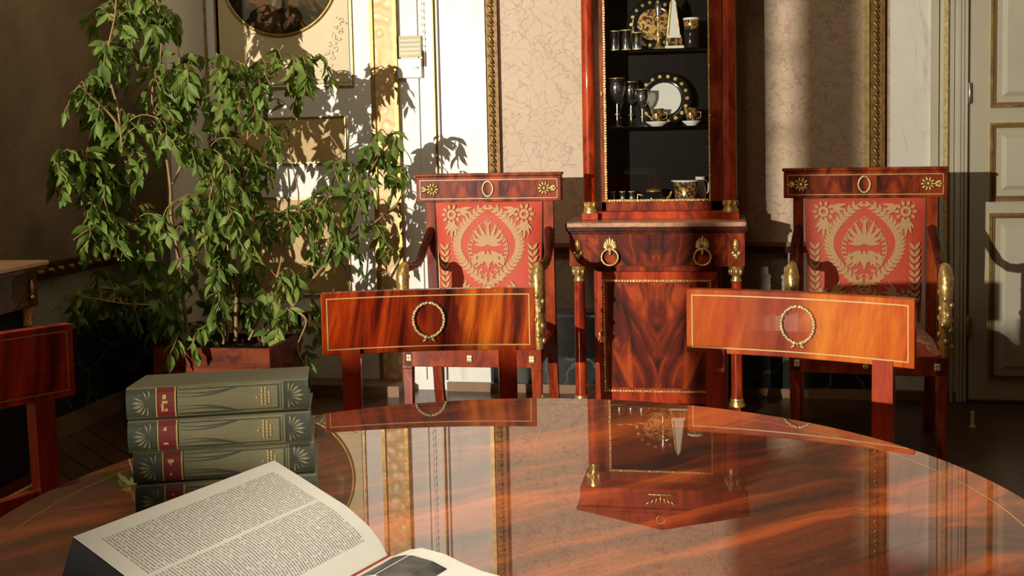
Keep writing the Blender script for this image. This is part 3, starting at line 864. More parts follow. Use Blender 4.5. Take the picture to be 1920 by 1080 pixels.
# upper shelf
plate((xw(1228, 5.04), 5.035, S2-.002), 'dark upright plate with gold emblem centre on the top shelf', .115, CHINA_DARK, GOLD_PAT)
ob = thing('obelisk', 'white and gold china obelisk on a square base, top shelf', 'ornament', (xw(1264, 4.955), 4.955, S2), R(10))
b = MB(); b.box(-.040, .040, -.040, .040, 0, .012); b.build('base', CHINA, ob, .002)
b = MB(); b.box(-.033, .033, -.033, .033, .012, .045); b.build('pedestal', GOLD_PAT, ob, .002)
b = MB(); b.box(-.029, .029, -.029, .029, .045, .057); b.build('cornice', CHINA, ob, .002)
b = MB()
vs = [(-.024,-.024,.057),(.024,-.024,.057),(.024,.024,.057),(-.024,.024,.057),(-.009,-.009,.20),(.009,-.009,.20),(.009,.009,.20),(-.009,.009,.20),(0,0,.222)]
b.add(vs, [(0,1,5,4),(1,2,6,5),(2,3,7,6),(3,0,4,7),(4,5,8),(5,6,8),(6,7,8),(7,4,8)]); b.build('shaft', CHINA, ob)
b = MB()
for q in ((-1,-1),(1,-1),(1,1),(-1,1)): b.tube([(q[0]*.024,q[1]*.024,.057),(q[0]*.009,q[1]*.009,.20)], .003, 6)
b.build('gilt_edge', GILT, ob)
fg = thing('candlestick', 'slim silver and gold candlestick beside the obelisk, top shelf', 'candlestick', (xw(1236, 4.925), 4.925, S2))
b = MB(); b.lathe([(.024,0),(.022,.006),(.008,.015),(.006,.05),(.012,.062),(.006,.075),(.005,.12),(.011,.13),(.007,.14)], n=18); b.build('stem', GILT, fg)
b = MB(); b.lathe([(.008,.14),(.012,.165),(.014,.19),(.010,.19),(.008,.165)], n=18); b.build('socket', STEEL, fg)
t = thing('stacked_mug', 'gold banded mug standing on a dark mug, top shelf', 'mug', (xw(1298, 4.97), 4.97, S2))
b = MB(); b.lathe([(.032,0),(.034,.004),(.034,.075),(.031,.078)], n=24); b.build('lower_body', CHINA_DARK, t)
b = MB(); b.lathe([(.026,.079),(.032,.09),(.034,.128),(.030,.128),(.028,.09)], n=24); b.build('body', GOLD_PAT, t)
b = MB(); b.lathe([(.0345,.120),(.0365,.129),(.031,.129)], n=24); b.build('rim', CHINA, t)
def tumbler(loc, label, r, h, group=None):
    t = thing('glass_tumbler', label, 'glass', loc, 0, group)
    b = MB(); b.lathe([(r*.85,0),(r*.9,.008),(r,h),(r*.94,h),(r*.84,.012)], n=20); b.build('body', GLASS_STEM, t)
    b = MB(); b.lathe([(r*.86,-.0),(r*.91,.007),(r*.8,.009)], n=20); b.build('gilt_foot', GILT_PALE, t)
    b = MB(); b.lathe([(r*1.003,h-.004),(r*1.01,h),(r*.95,h)], n=20, cap=False); b.build('gilt_rim', GILT_PALE, t)
    return t
tumbler((xw(1154, 4.95), 4.95, S2), 'clear tumbler at the left end of the top glass shelf', .022, .085)
tumbler((xw(1176, 4.98), 4.98, S2), 'clear tumbler second from the left end of the top shelf', .025, .09)
tumbler((xw(1196, 4.94), 4.94, S2), 'clear tumbler in front of the dark plate, top shelf', .022, .075)
# bottom shelf
bx = thing('red_box', 'low red lacquer box in the bottom left corner of the cabinet', 'box', (xw(1165, 4.95, 350), 4.95, S0))
b = MB(); b.box(-.055, .055, -.03, .03, 0, .022); b.build('body', RED_BOX, bx, .002)
b = MB(); b.box(-.056, .056, -.031, .031, .022, .028); b.build('lid', RED_BOX, bx, .002)
for (px, lab) in ((1148, 'small gold rimmed liqueur glass on the left of the red box'), (1167, 'small gold rimmed liqueur glass on the middle of the red box'), (1184, 'small gold rimmed liqueur glass on the right of the red box')):
    tumbler((xw(px, 4.95, 350), 4.95, S0+.0285), lab, .014, .042, None)
tp = thing('teapot', 'dark squat teapot with gold knob on the cabinet floor', 'teapot', (xw(1226, 4.97, 350), 4.97, S0))
b = MB(); b.lathe([(.028,0),(.045,.012),(.055,.035),(.046,.06),(.025,.068)], n=26); b.build('body', CHINA_DARK, tp)
b = MB(); b.lathe([(.034,.066),(.036,.070),(.020,.078),(.004,.082)], n=22); b.build('lid', GILT_DULL, tp)
b = MB(); b.tube([(.05,0,.03),(.068,0,.045),(.076,0,.066)], [.010,.007,.005], 8); b.build('spout', GILT_DULL, tp)
b = MB(); b.tube([(-.05,0,.05),(-.07,0,.055),(-.072,0,.03),(-.052,0,.022)], .004, 8); b.build('handle', GILT, tp)
vs_ = thing('ice_bucket', 'large gold scrollwork china bucket on the cabinet floor', 'bucket', (xw(1286, 4.95, 350), 4.95, S0))
b = MB(); b.lathe([(.040,0),(.043,.004),(.052,.108),(.048,.110),(.040,.02)], n=32); b.build('body', GOLD_PAT, vs_)
b = MB(); b.lathe([(.0525,.107),(.062,.110),(.063,.115),(.050,.116)], n=32); b.build('rim', CHINA, vs_)
cp = thing('cream_jug', 'white and dark cream jug behind the gold bucket, cabinet floor', 'jug', (xw(1313, 5.04, 350), 5.04, S0))
b = MB(); b.lathe([(.018,0),(.026,.03),(.024,.07),(.018,.10),(.022,.125),(.019,.125)], n=22); b.build('body', CHINA, cp)
b = MB(); b.tube([(.02,0,.11),(.035,0,.10),(.034,0,.06),(.022,0,.045)], .003, 6); b.build('handle', CHINA, cp)

# ================================================================== CONSOLE on the left wall
cs = thing('console_cabinet', 'dark mahogany console with peach marble top against the left wall', 'cabinet', (XL+.005, 2.99, 0))
b = MB(); b.box(0, .315, 0, .615, .63, .755); b.box(0, .29, .02, .60, .05, .63, 1); b.box(0, .325, -.01, .625, .0, .05)
b.build('case', [MAH_DARK, DARK], cs, .003)
b = MB(); b.box(0, .34, -.02, .64, .755, .770); b.build('moulding', MAH_DARK, cs, .002)
b = MB(); b.box(0, .345, -.025, .645, .770, .787); b.build('marble_top', TOP_MARBLE, cs, .004)
for yy in (.04, .575):
    b = MB(); b.ell((.318, yy, .70), (.004, .010, .030)); b.ell((.320, yy, .665), (.004, .014, .008)); b.build('gilt_mount', GILT, cs)
    b = MB(); b.lathe([(.021,.09),(.019,.57)], (.29, yy, 0), 18); b.build('column', MAH_DARK, cs); c = cs.children[-1]
    b = MB(); b.lathe([(.02,.565),(.022,.57),(.017,.585),(.028,.62),(.030,.63)], (.29, yy, 0), 14); b.build('capital', GILT, c)
b = MB()
k = 0
while k < 50:
    b.ell((.328, -.005+k*.0128, .022), (.005, .006, .008), 0, None, 6, 4); k += 1
b.box(.322, .328, -.01, .628, .014, .030)
b.build('gilt_base_strip', GILT, cs)

# ================================================================== ARMCHAIRS
def armchair(loc, rz, label):
    t = thing('armchair', label, 'armchair', loc, rz)      # local: front = -Y, origin on floor under the seat centre
    yb = .205                                              # back plane
    # crest
    b = MB(); b.box(-.300, .300, yb-.018, yb+.03, .918, 1.022, 0); b.box(-.305, .305, yb-.024, yb+.035, 1.022, 1.034, 0)
    b.build('crest_rail', MAH, t, .003); c = t.children[-1]
    b = MB(); b.box(-.20, -.045, yb-.0195, yb-.018, .938, 1.002, 0); b.box(.045, .20, yb-.0195, yb-.018, .938, 1.002, 0)
    for x0, x1 in ((-.285,.285),):
        b.box(x0, x1, yb-.0192, yb-.018, 1.006, 1.0085, 1); b.box(x0, x1, yb-.0192, yb-.018, .930, .9325, 1)
        b.box(x0, x0+.0025, yb-.0192, yb-.018, .930, 1.0085, 1); b.box(x1-.0025, x1, yb-.0192, yb-.018, .930, 1.0085, 1)
    b.build('inlay_panel', [MAH_FLAME, GILT_INLAY], c)
    b = MB()
    n = 26
    b.tube([(.022*math.sin(a)*(1-.12*abs(math.cos(a))), yb-.022, .970+.031*math.cos(a)) for a in [2*PI*i/n for i in range(n)]], .0038, 6, 0, True)
    b.build('gilt_ring', GILT_PALE, c)
    for sx in (-1, 1):
        b = MB(); star(b, sx*.232, yb-.021, .970, .030, 10); palmette(b, sx*.278, yb-.021, .970, .04, .03, ang=sx*R(90)) 
        b.build('gilt_star', GILT, c)
    # upholstered back
    W0, W1_, Z0, Z1 = .205, .222, .44, .916
    def ysurf(x, z):
        u = x/.215; v = (z-Z0)/(Z1-Z0)
        return yb - .020 - .018*(1-u**4)*(1-(2*v-1)**6) - .0*v + .0
    b = MB()
    def fn(u, v):
        z = Z0+(Z1-Z0)*v; w = W0+(W1_-W0)*v; x = -w+2*w*u
        return (x, ysurf(x, z) if 0 < u < 1 and 0 < v < 1 else yb-.012, z)
    b.grid(fn, 14, 16)
    b.grid(lambda u, v: (-W0-(W1_-W0)*v+2*(W0+(W1_-W0)*v)*u, yb+.012, Z0+(Z1-Z0)*v), 1, 1)
    b.add([(-W0,yb-.012,Z0),(W0,yb-.012,Z0),(W0,yb+.012,Z0),(-W0,yb+.012,Z0),(-W1_,yb-.012,Z1),(W1_,yb-.012,Z1),(W1_,yb+.012,Z1),(-W1_,yb+.012,Z1)],
          [(0,3,7,4),(1,5,6,2),(4,7,6,5),(0,1,2,3)])
    kk = 0
    for P in DAMASK:
        kk += 1
        for (ox, oz) in ((0, .742), (0, .742-.335)):
            Q = [(x+ox, z+oz) for x, z in P]
            if all(abs(x) < .212 and Z0+.012 < z < Z1-.006 for x, z in Q):
                b.add([(x, ysurf(x, z)-.0016-kk*.000012, z) for x, z in (Q if (Q[1][0]-Q[0][0])*(Q[2][1]-Q[0][1])-(Q[2][0]-Q[0][0])*(Q[1][1]-Q[0][1]) > 0 else Q[::-1])], [tuple(range(len(Q)))], 1)
    b.build('backrest', [SILK, SILK_GOLD], t)
    # rear posts and legs
    for sx in (-1, 1):
        b = MB()
        prof = [(.0,0,.10),(.02,.12,.06),(.025,.30,.0+.03),(.022,.45,.012),(.018,.7,.0),(.018,.92,.0)]
        pts = [(sx*.245, yb+.01+dy, z) for _, z, dy in prof]
        for i in range(len(pts)-1):
            (x0,y0,z0),(x1,y1,z1) = pts[i], pts[i+1]; w = .019
            b.add([(x0-w,y0-w,z0),(x0+w,y0-w,z0),(x0+w,y0+w,z0),(x0-w,y0+w,z0),(x1-w,y1-w,z1),(x1+w,y1-w,z1),(x1+w,y1+w,z1),(x1-w,y1+w,z1)],
                  [(0,3,2,1),(4,5,6,7),(0,1,5,4),(1,2,6,5),(2,3,7,6),(3,0,4,7)])
        b.build('rear_leg', MAH, t)
        b = MB()
        x = sx*.248; y = -.195
        for (z0, w0, z1, w1) in ((0, .014, .31, .019), (.31, .020, .385, .020)):
            b.add([(x-w0,y-w0,z0),(x+w0,y-w0,z0),(x+w0,y+w0,z0),(x-w0,y+w0,z0),(x-w1,y-w1,z1),(x+w1,y-w1,z1),(x+w1,y+w1,z1),(x-w1,y+w1,z1)],
                  [(0,3,2,1),(4,5,6,7),(0,1,5,4),(1,2,6,5),(2,3,7,6),(3,0,4,7)])
        b.build('front_leg', MAH, t, .002)
    b = MB(); b.box(-.268, .268, -.215, -.185, .318, .388); b.box(-.262, -.235, -.2, .21, .322, .388); b.box(.235, .262, -.2, .21, .322, .388); b.box(-.25, .25, .19, .215, .322, .388)
    b.build('seat_rail', MAH, t, .003); c = t.children[-1]
    for x in (-.240, -.005, .232):
        b = MB()
        for q in range(4):
            a = q*PI/2+PI/4; b.ell((x+.006*math.cos(a), -.218, .352+.008*math.sin(a)), (.008,.003,.009), 0, None, 7, 4)
        b.build('gilt_rosette', GILT_PALE, c)
    b = MB()
    def sf(u, v):
        x = -.245+.49*u; y = -.205+.39*v
        e = min(1, 6*min(u, 1-u))*min(1, 6*min(v, 1-v))
        return (x, y, .388+.055*math.sin(e*PI/2)**.8)
    b.grid(sf, 18, 16)
    rn = random.Random(3)
    for i in range(9):
        for j in range(7):
            x0, y0 = -.20+.05*i, -.165+.052*j; a0 = (i+j)*.9
            for q in range(3):
                P = leaf2(x0, y0, a0+q*2.1, .032, .014)
                b.add([(x, y, sf((x+.245)/.49, (y+.205)/.39)[2]+.002) for x, y in P], [tuple(range(8))], 1)
    b.build('seat', [SILK, SILK_GOLD], t)
    # arms with gilt scroll supports
    for sx in (-1, 1):
        b = MB()
        x = sx*.258
        pth = [(sx*.245, yb-.005, .80), (sx*.249, yb-.035, .782), (x, yb-.08, .735), (x, yb-.15, .695), (x, yb-.24, .682), (x, yb-.33, .688), (x, yb-.375, .70)]
        b.tube(pth, [.018,.017,.016,.016,.017,.018,.016], 10)
        b.build('arm', MAH_DARK, t)
        b = MB()
        pth = [(x, -.175, .700), (x, -.200, .690), (x, -.212, .660), (x, -.205, .60), (x, -.198, .54), (x, -.196, .47), (x, -.195, .41), (x, -.195, .388)]
        rr = [.016,.022,.026,.023,.021,.022,.019,.015]
        b.tube(pth, rr, 12)
        for k in range(22):
            z = .42+k*.0115; a = k*2.4
            q = pth[2]
            yy = -.205 if z > .56 else -.197
            b.ell((x+.019*math.cos(a), yy+.019*math.sin(a)-.002, z), (.009,.009,.012), 0, None, 6, 4)
        b.build('arm_support', GILT, t)
    return t
armchair((-.945, 4.375, 0), R(0.5), 'red damask mahogany armchair beside the ficus, leaf shadows on its crest')
armchair((.508, 4.36, 0), R(-5), 'red damask mahogany armchair beside the cream door, half in shadow')

# ================================================================== DINING CHAIRS
def dining_chair(loc, rz, label, railmat):
    """origin on the floor under the middle of the back; local -Y = towards the table"""
    t = thing('dining_chair', label, 'chair', loc, rz)
    H0, H1, hwid, sag = .780, .900, .204, .020
    ys = lambda x: -sag*(x/hwid)**2
    b = MB()
    N = 20; th = .022
    vs, fs = [], []
    for i in range(N+1):
        x = -hwid+2*hwid*i/N
        for (dy, z) in ((0,H0),(0,H1),(th,H1),(th,H0)):
            vs.append((x, ys(x)+dy, z))
    for i in range(N):
        a = i*4; c = a+4
        for k in range(4):
            q = (k+1) % 4
            fs.append((a+k, c+k, c+q, a+q))
    fs += [(0,1,2,3), (4*N+3,4*N+2,4*N+1,4*N)]
    b.add(vs, [f for f in fs]); o = b.build('crest_rail', railmat, t, .002)
    b = MB()
    def strip(x0, x1, z0, z1, n=20):
        b.grid(lambda u, v: (x0+(x1-x0)*u, ys(x0+(x1-x0)*u)-.0008, z0+(z1-z0)*v), n, 1, 0, False)
    e = .010
    strip(-hwid+e, hwid-e, H1-e-.0022, H1-e); strip(-hwid+e, hwid-e, H0+e, H0+e+.0022)
    strip(-hwid+e, -hwid+e+.0022, H0+e, H1-e, 1); strip(hwid-e-.0022, hwid-e, H0+e, H1-e, 1)
    b.build('stringing', GILT_INLAY, o)
    b = MB(); wreath(b, 0, -.003, .842, .0295, .033, yfun=ys, thick=.9); b.build('wreath_mount', GILT_PALE, o)
    for sx in (-1, 1):
        b = MB()
        x = sx*.150
        pts = [(0,.10),(.15,.045),(.30,.012),(.45,0),(.62,.0),(.79,.004)]
        y0 = ys(x)+.004
        for i in range(len(pts)-1):
            (z0,d0),(z1,d1) = pts[i], pts[i+1]; w, h = .0175, .013
            b.add([(x-w,y0+d0-h,z0),(x+w,y0+d0-h,z0),(x+w,y0+d0+h,z0),(x-w,y0+d0+h,z0),(x-w,y0+d1-h,z1),(x+w,y0+d1-h,z1),(x+w,y0+d1+h,z1),(x-w,y0+d1+h,z1)],
                  [(0,3,2,1),(4,5,6,7),(0,1,5,4),(1,2,6,5),(2,3,7,6),(3,0,4,7)])
        b.build('rear_leg', MAH_RED, t)
        b = MB(); x = sx*.175; y = -.36
        b.add([(x-.013,y-.013-.03,0),(x+.013,y-.013-.03,0),(x+.013,y+.013-.03,0),(x-.013,y+.013-.03,0),(x-.018,y-.018,.40),(x+.018,y-.018,.40),(x+.018,y+.018,.40),(x-.018,y+.018,.40)],
              [(0,3,2,1),(4,5,6,7),(0,1,5,4),(1,2,6,5),(2,3,7,6),(3,0,4,7)])
        b.build('front_leg', MAH_RED, t)
    b = MB(); b.box(-.19, .19, -.385, .0, .36, .42); b.build('seat_frame', MAH_DARK, t, .003)
    b = MB(); b.grid(lambda u, v: (-.183+.366*u, -.378+.366*v, .42+.04*math.sin(PI*min(1, 5*min(u,1-u,v,1-v))/2)), 12, 12); b.build('seat', SILK, t)
    b = MB(); b.box(-.1925, .1925, 0, .003, .408, .418); b.box(-.1925, .1925, -.388, -.385, .408, .418); b.box(-.1925, -.19, -.385, 0, .408, .418); b.box(.19, .1925, -.385, 0, .408, .418)
    b.build('gilt_trim', GILT, t)
    b = MB(); b.box(-.135, .135, -.012, .008, .60, .635); b.build('cross_rail', MAH_RED, t, .002)
    return t
dining_chair((-.563, 2.125, 0), math.atan2(.09, .401), 'striped mahogany chair at the table, in front of the armchair beside the ficus', MAH_RAIL)
dining_chair((.128, 2.105, 0), R(-17.5), 'amber veneer chair at the table, in front of the half-shadowed armchair', MAH_RAIL2)
dining_chair((-1.165, 1.535, 0), R(65), 'dark red mahogany chair cut by the left picture edge, beside the console', MAH_RAIL3)

# ================================================================== TABLE
TX, TY, TZ, TR = -.24, 1.23, .765, .60
tb = thing('round_table', 'large round polished mahogany table with inlaid leaf sprays carrying the books', 'table', (TX, TY, 0))
b = MB()
b.lathe([(0.001, TZ-.030),(TR-.02, TZ-.030),(TR-.006, TZ-.026),(TR, TZ-.018),(TR, TZ-.006),(TR-.003, TZ-.001),(TR-.006, TZ)], n=160, cap=False)
b.add([((TR-.006)*math.cos(2*PI*i/160), (TR-.006)*math.sin(2*PI*i/160), TZ) for i in range(160)], [tuple(range(160))], 0)
def flat(P, dz, mi=1): b.add([(x, y, TZ+dz) for x, y in P], [tuple(range(len(P)))], mi)
for r_ in (TR-.045,):
    for i in range(160):
        a, a2 = 2*PI*i/160, 2*PI*(i+1)/160
        flat([(r_*math.cos(a), r_*math.sin(a)), ((r_+.0018)*math.cos(a), (r_+.0018)*math.sin(a)), ((r_+.0018)*math.cos(a2), (r_+.0018)*math.sin(a2)), (r_*math.cos(a2), r_*math.sin(a2))], .0002)
rn = random.Random(8)
def spray(px, py, ang, s):
    for k in range(9):
        t = k/8
        x = px+math.cos(ang)*s*t; y_ = py+math.sin(ang)*s*t
        for q in (-1, 1): flat(leaf2(x, y_, ang+q*(.9-.4*t), s*.26*(1-.3*t), s*.055), .0002+.00001*k)
    flat(leaf2(px, py, ang, s*1.1, s*.03), .0003)
for (wx, wy, a, s) in ((-.275,.985,20,.10),(-.215,1.03,-25,.08),(-.30,.93,-60,.05),(-.385,.955,200,.06),(-.32,.985,150,.05),(-.25,.94,0,.09),(-.33,1.06,60,.05)):
    spray(wx-TX, wy-TY, R(a), s)
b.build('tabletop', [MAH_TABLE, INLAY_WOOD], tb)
b = MB(); b.lathe([(TR-.05, TZ-.075),(TR-.05, TZ-.030),(TR-.07, TZ-.030),(TR-.07, TZ-.075)], n=96, cap=False); b.build('apron', MAH_DARK, tb)
b = MB(); b.lathe([(.10,.10),(.09,.14),(.055,.2),(.06,.4),(.09,.6),(.12,.68),(.20,.735)], n=32); b.build('pedestal', MAH_DARK, tb)
b = MB(); 
for k in range(3):
    a = R(30+120*k); b.box(0, .38, -.045, .045, .03, .11, 0, Matrix.Rotation(a, 4, 'Z'))
b.build('base', MAH_DARK, tb, .006)
for k in range(3):
    a = R(30+120*k); b = MB(); b.lathe([(.03,0),(.038,.01),(.038,.025),(.03,.035)], (.35*math.cos(a), .35*math.sin(a), 0), 16); b.build('foot', GILT_DULL, tb)

# ================================================================== STACKED BOOKS
def volume(loc, rz, L, D, T, label, marks, group='green cloth volumes stacked on the table'):
    """spine along +X from the origin, at y=0 facing -Y, book lies flat; fore edge at y=D, slightly thinner"""
    t = thing('book', label, 'book', loc, rz, None)
    t2 = T*.89
    b = MB()
    # covers and rounded spine: profile in (y, z), extruded along x
    sp = []
    for i in range(9):
        a = -PI/2+PI*i/8
        sp.append((-.007*math.cos(a)-.0, T/2+T/2*math.sin(a)))
    prof = sp + [(D, t2), (D, t2-.003), (.006, T-.0035), (.004, T/2), (.006, .0035), (D, .003), (D, 0)]
    n = len(prof)
    vs = [(0, p[0], p[1]) for p in prof] + [(L, p[0], p[1]) for p in prof]
    fs = [tuple(range(n-1, -1, -1)), tuple(range(n, 2*n))]
    # non-convex caps: split in strips
    b.add(vs, [(i, (i+1)%n, n+(i+1)%n, n+i) for i in range(n)], 0, False)
    for x in (0, L):
        k = [(x, p[0], p[1]) for p in prof]
        b.add([k[0], k[n-1], k[n-2], k[n-3]], [(0,1,2,3)], 0)
        b.add([k[8], k[9], k[10], k[11]], [(0,1,2,3)], 0)
        b.add(k[0:9]+[k[11], k[12], k[13]], [tuple(range(12))], 0)
    def sy(z):    # surface y of the spine at height z
        s = max(-1, min(1, (z-T/2)/(T/2)))
        return -.007*math.sqrt(1-s*s)
    def patch(P, mi, dz=.0006):
        b.add([(x*L, sy(z*T)-dz, z*T) for x, z in P], [tuple(range(len(P)))], mi)
    def rect(x0, x1, z0, z1, mi, dz=.0006, n=6):
        for i in range(n):
            a, c = z0+(z1-z0)*i/n, z0+(z1-z0)*(i+1)/n
            patch([(x0,a),(x1,a),(x1,c),(x0,c)], mi, dz)
    # pale frame, field, dark ends
    rect(.0, .155, .05, .95, 1, .0004); rect(.86, 1.0, .05, .95, 1, .0004)
    for x0 in (.075, .93):
        for k in range(9):
            a = R(-80+20*k) if x0 < .5 else R(100+20*k)
            a = R(-88+22*k)*(1) if x0 > .5 else R(92-22*k)
            xx, zz = (x0-.045 if x0 > .5 else x0+.045), .5
            s = 1 if x0 > .5 else -1
            for r0, r1 in ((.2, 1.0),):
                dx, dz_ = s*math.cos(a), math.sin(a)
                ln = .090; w = .012
                P = [(xx+dx*ln*r0, zz+dz_*.42*r0), (xx+dx*ln*.7+w*.5*abs(dz_), zz+dz_*.42*.8-.05*abs(dx)), (xx+dx*ln, zz+dz_*.42), (xx+dx*ln*.7-w*.5*abs(dz_), zz+dz_*.42*.8+.05*abs(dx))]
                patch(P, 2, .0010)
    rect(.165, .265, .03, .97, 3, .0008); rect(.160, .166, .03, .97, 4, .0011); rect(.262, .270, .03, .97, 4, .0011)
    for P in marks: patch([(.205+(x-.5)*.05, .5+(z-.5)*.55) for x, z in P], 4, .0012)
    # frame lines of the long field
    rect(.285, .835, .86, .89, 1, .0008, 1); rect(.285, .835, .11, .14, 1, .0008, 1); rect(.828, .836, .11, .89, 1, .0009)
    rect(.285, .845, .90, .925, 2, .0008, 1); rect(.838, .844, .10, .91, 2, .0009)
    # tulip ornament tapering to the middle
    for s in (-1, 1):
        for (o, w) in ((.40, .09), (.28, .05), (.16, .05)):
            N = 14
            for i in range(N):
                t0, t1 = i/N, (i+1)/N
                f = lambda t: .5+s*(o - (.0 if o > .35 else .08*math.sin(PI*t)) + (.0+.40-o)*t**1.3*1.0)*1.0
                x0, x1 = .28+.34*t0, .28+.34*t1
                ww = w*(1-.7*abs(2*t0-1))
                patch([(x0, f(t0)-ww/2), (x1, f(t1)-ww/2), (x1, f(t1)+ww/2), (x0, f(t0)+ww/2)], 1, .0007)
    # gold title: short bars across the spine
    for (x0, h) in ((.735, .50), (.755, .54), (.775, .40)):
        z = .5-h/2
        while z < .5+h/2: patch([(x0, z), (x0+.009, z), (x0+.009, z+.075), (x0, z+.075)], 4, .0008); z += .10
    patch(leaf2(.705, .5, 0, .012, .08), 4, .0008)
    b.build('cover', [BOOK_GREEN, BOOK_DARK, BOOK_LIGHT, BOOK_RED, BOOK_GOLD], t)
    b = MB()
    e = .003
    vs = [(e,.004,.0035),(L-e,.004,.0035),(L-e,D-.004,.0032),(e,D-.004,.0032),(e,.004,T-.0038),(L-e,.004,T-.0038),(L-e,D-.004,t2-.0032),(e,D-.004,t2-.0032)]
    b.add(vs, [(0,3,2,1),(4,5,6,7),(0,1,5,4),(1,2,6,5),(2,3,7,6),(3,0,4,7)]); b.build('page_block', PAGE_EDGE, t)
    return t
BX, BY = -.677, 1.195
ang = R(19.5)
I1 = [(.35,.1),(.6,.1),(.6,.9),(.35,.9)]
marks = {
 0: [[(.2,0),(.45,0),(.45,.45),(.2,.45)], [(.3,.45),(.9,.45),(.9,.6),(.3,.6)], [(.55,.0),(.9,.0),(.9,.15),(.55,.15)], [(.35,.7),(.75,.7),(.75,.95),(.35,.95)]],
 1: [[(.4,0),(.65,0),(.65,1),(.4,1)], [(.25,.0),(.8,.0),(.8,.12),(.25,.12)], [(.3,.8),(.65,.8),(.65,.95),(.3,.95)]],
 2: [[(.4,0),(.6,0),(.6,.8),(.4,.8)], [(.2,.75),(.85,.75),(.85,.95),(.2,.95)]],
 3: [[(.4,0),(.6,0),(.6,.9),(.4,.9)]],
}
labels = ['top book of the sage green stack, red label band and gold title', 'second book down in the sage green stack, under the top one',
          'third book down in the sage green stack, above the lowest', 'lowest book of the sage green stack, mostly behind the open book']
TB = .0365; tilt = 0.0
ztop = TZ
off = [(.006,.0,0.0),(.003,.003,.3),(.001,-.002,-.4),(-.001,.001,.5)]
for k in range(4):
    idx = 3-k
    dx, dy, da = off[k]
    a = ang+R(da)
    o = volume((BX+dx, BY+dy, TZ+.0008+k*(TB+.0012)), a, .206, .150, TB, labels[idx], marks[idx])
    # each book lies on the thinner fore edge of the one below
    o.rotation_euler = Euler((-math.atan2(k*TB*.11, .150), 0, a), 'XYZ')

# ================================================================== OPEN BOOK
ob = thing('open_book', 'thick open book with curved printed pages and black cover on the table', 'book', (0, 0, 0))
C0 = Vector((-.481, 1.149, 0)); dv = Vector((.337, .941, 0)); pv = Vector((.941, -.337, 0)); LEN = .262
def lerp_tab(t, tab):
    for (a, za), (c, zc) in zip(tab, tab[1:]):
        if t <= c: return za+(zc-za)*(t-a)/(c-a)
    return tab[-1][1]
LP = [(0,.851),(.033,.839),(.062,.828),(.097,.815),(.124,.799),(.140,.784),(.149,.769),(.1495,.767)]
def left_pt(u, v): 
    w = .149*u
    p = C0 + pv*w - dv*(LEN*v); return (p.x, p.y, lerp_tab(w, LP)+.0)
def add_uv(o, nu, nv, first=0):
    me = o.data; uvl = me.uv_layers.new(name='UVMap')
    for poly in me.polygons:
        for li in poly.loop_indices:
            vi = me.loops[li].vertex_index-first
            if 0 <= vi < (nu+1)*(nv+1):
                uvl.data[li].uv = ((vi % (nu+1))/nu, (vi//(nu+1))/nv)
b = MB(); b.grid(left_pt, 30, 12); o = b.build('left_page', PAGE, ob); add_uv(o, 30, 12)
RP = [(0,.768),(.010,.7745),(.024,.7815),(.040,.7862),(.068,.7845),(.086,.7795),(.11,.7750),(.15,.7725)]
G0 = C0 + pv*.151
def right_pt(u, v):
    w = .15*u; p = G0 + pv*w - dv*(LEN*v); return (p.x, p.y, lerp_tab(w, RP))
b = MB(); b.grid(right_pt, 30, 12)
def rp(w, v, dz): 
    q = right_pt(w/.15, v); return (q[0], q[1], q[2]+dz)
def rect_on_page(w0, w1, v0, v1, n=8):
    b.add([rp(w0+(w1-w0)*i/n, v, .0006) for v in (v0, v1) for i in range(n+1)], [(i, i+1, n+2+i, n+1+i) for i in range(n)], 1)
rect_on_page(.020, .085, .085, .30); rect_on_page(.022, .14, .36, .62)
o = b.build('right_page', [PAGE_BLANK, PICTURE_INK], ob)
# page blocks under the pages, left one near-black with its shade put into the colour
b = MB()
N = 14
vs, fs = [], []
for i in range(N+1):
    w = .149*i/N
    z = lerp_tab(w, LP)-.0012
    sl = -.034*(1-i/N)**3*0
    for v in (0, 1):
        p = C0+pv*w-dv*(LEN*v)
        vs.append((p.x, p.y, z))
    for v in (0, 1):
        p = C0+pv*(w-.036*(1-i/N)**2)-dv*(LEN*v)
        vs.append((p.x, p.y, TZ+.006))
for i in range(N):
    a, c = 4*i, 4*i+4
    fs += [(a, c, c+1, a+1), (a, a+2, c+2, c), (a+1, c+1, c+3, a+3), (a+2, a+3, c+3, c+2)]
fs += [(0, 1, 3, 2)]
b.add(vs, fs); b.build('left_page_block', DARK, ob)
b = MB(); vs, fs = [], []
for i in range(N+1):
    w = .15*i/N
    z = max(TZ+.0056, lerp_tab(w, RP)-.0012)
    for v in (0, 1):
        p = G0+pv*w-dv*(LEN*v); vs.append((p.x, p.y, z))
    for v in (0, 1):
        p = G0+pv*w-dv*(LEN*v); vs.append((p.x, p.y, TZ+.0052))
for i in range(N):
    a, c = 4*i, 4*i+4
    fs += [(a, c, c+1, a+1), (a, a+2, c+2, c), (a+1, c+1, c+3, a+3), (a+2, a+3, c+3, c+2)]
fs += [(4*N, 4*N+2, 4*N+3, 4*N+1)]
b.add(vs, fs); b.build('right_page_block', PAGE_EDGE, ob)
b = MB()
def cover_slab(w0, w1, z0, z1, base):
    pts = []
    for z in (z0, z1):
        for (w, v) in ((w0, -.02), (w1, -.02), (w1, 1.02), (w0, 1.02)):
            p = base+pv*w-dv*(LEN*v); pts.append((p.x, p.y, z))
    b.add(pts, [(0,3,2,1),(4,5,6,7),(0,1,5,4),(1,2,6,5),(2,3,7,6),(3,0,4,7)])
cover_slab(-.042, .152, TZ+.0005, TZ+.0028, C0); cover_slab(.001, .158, TZ+.0005, TZ+.0028, G0)
b.build('cover', DARK, ob)
b = MB(); p0 = G0-pv*.0005
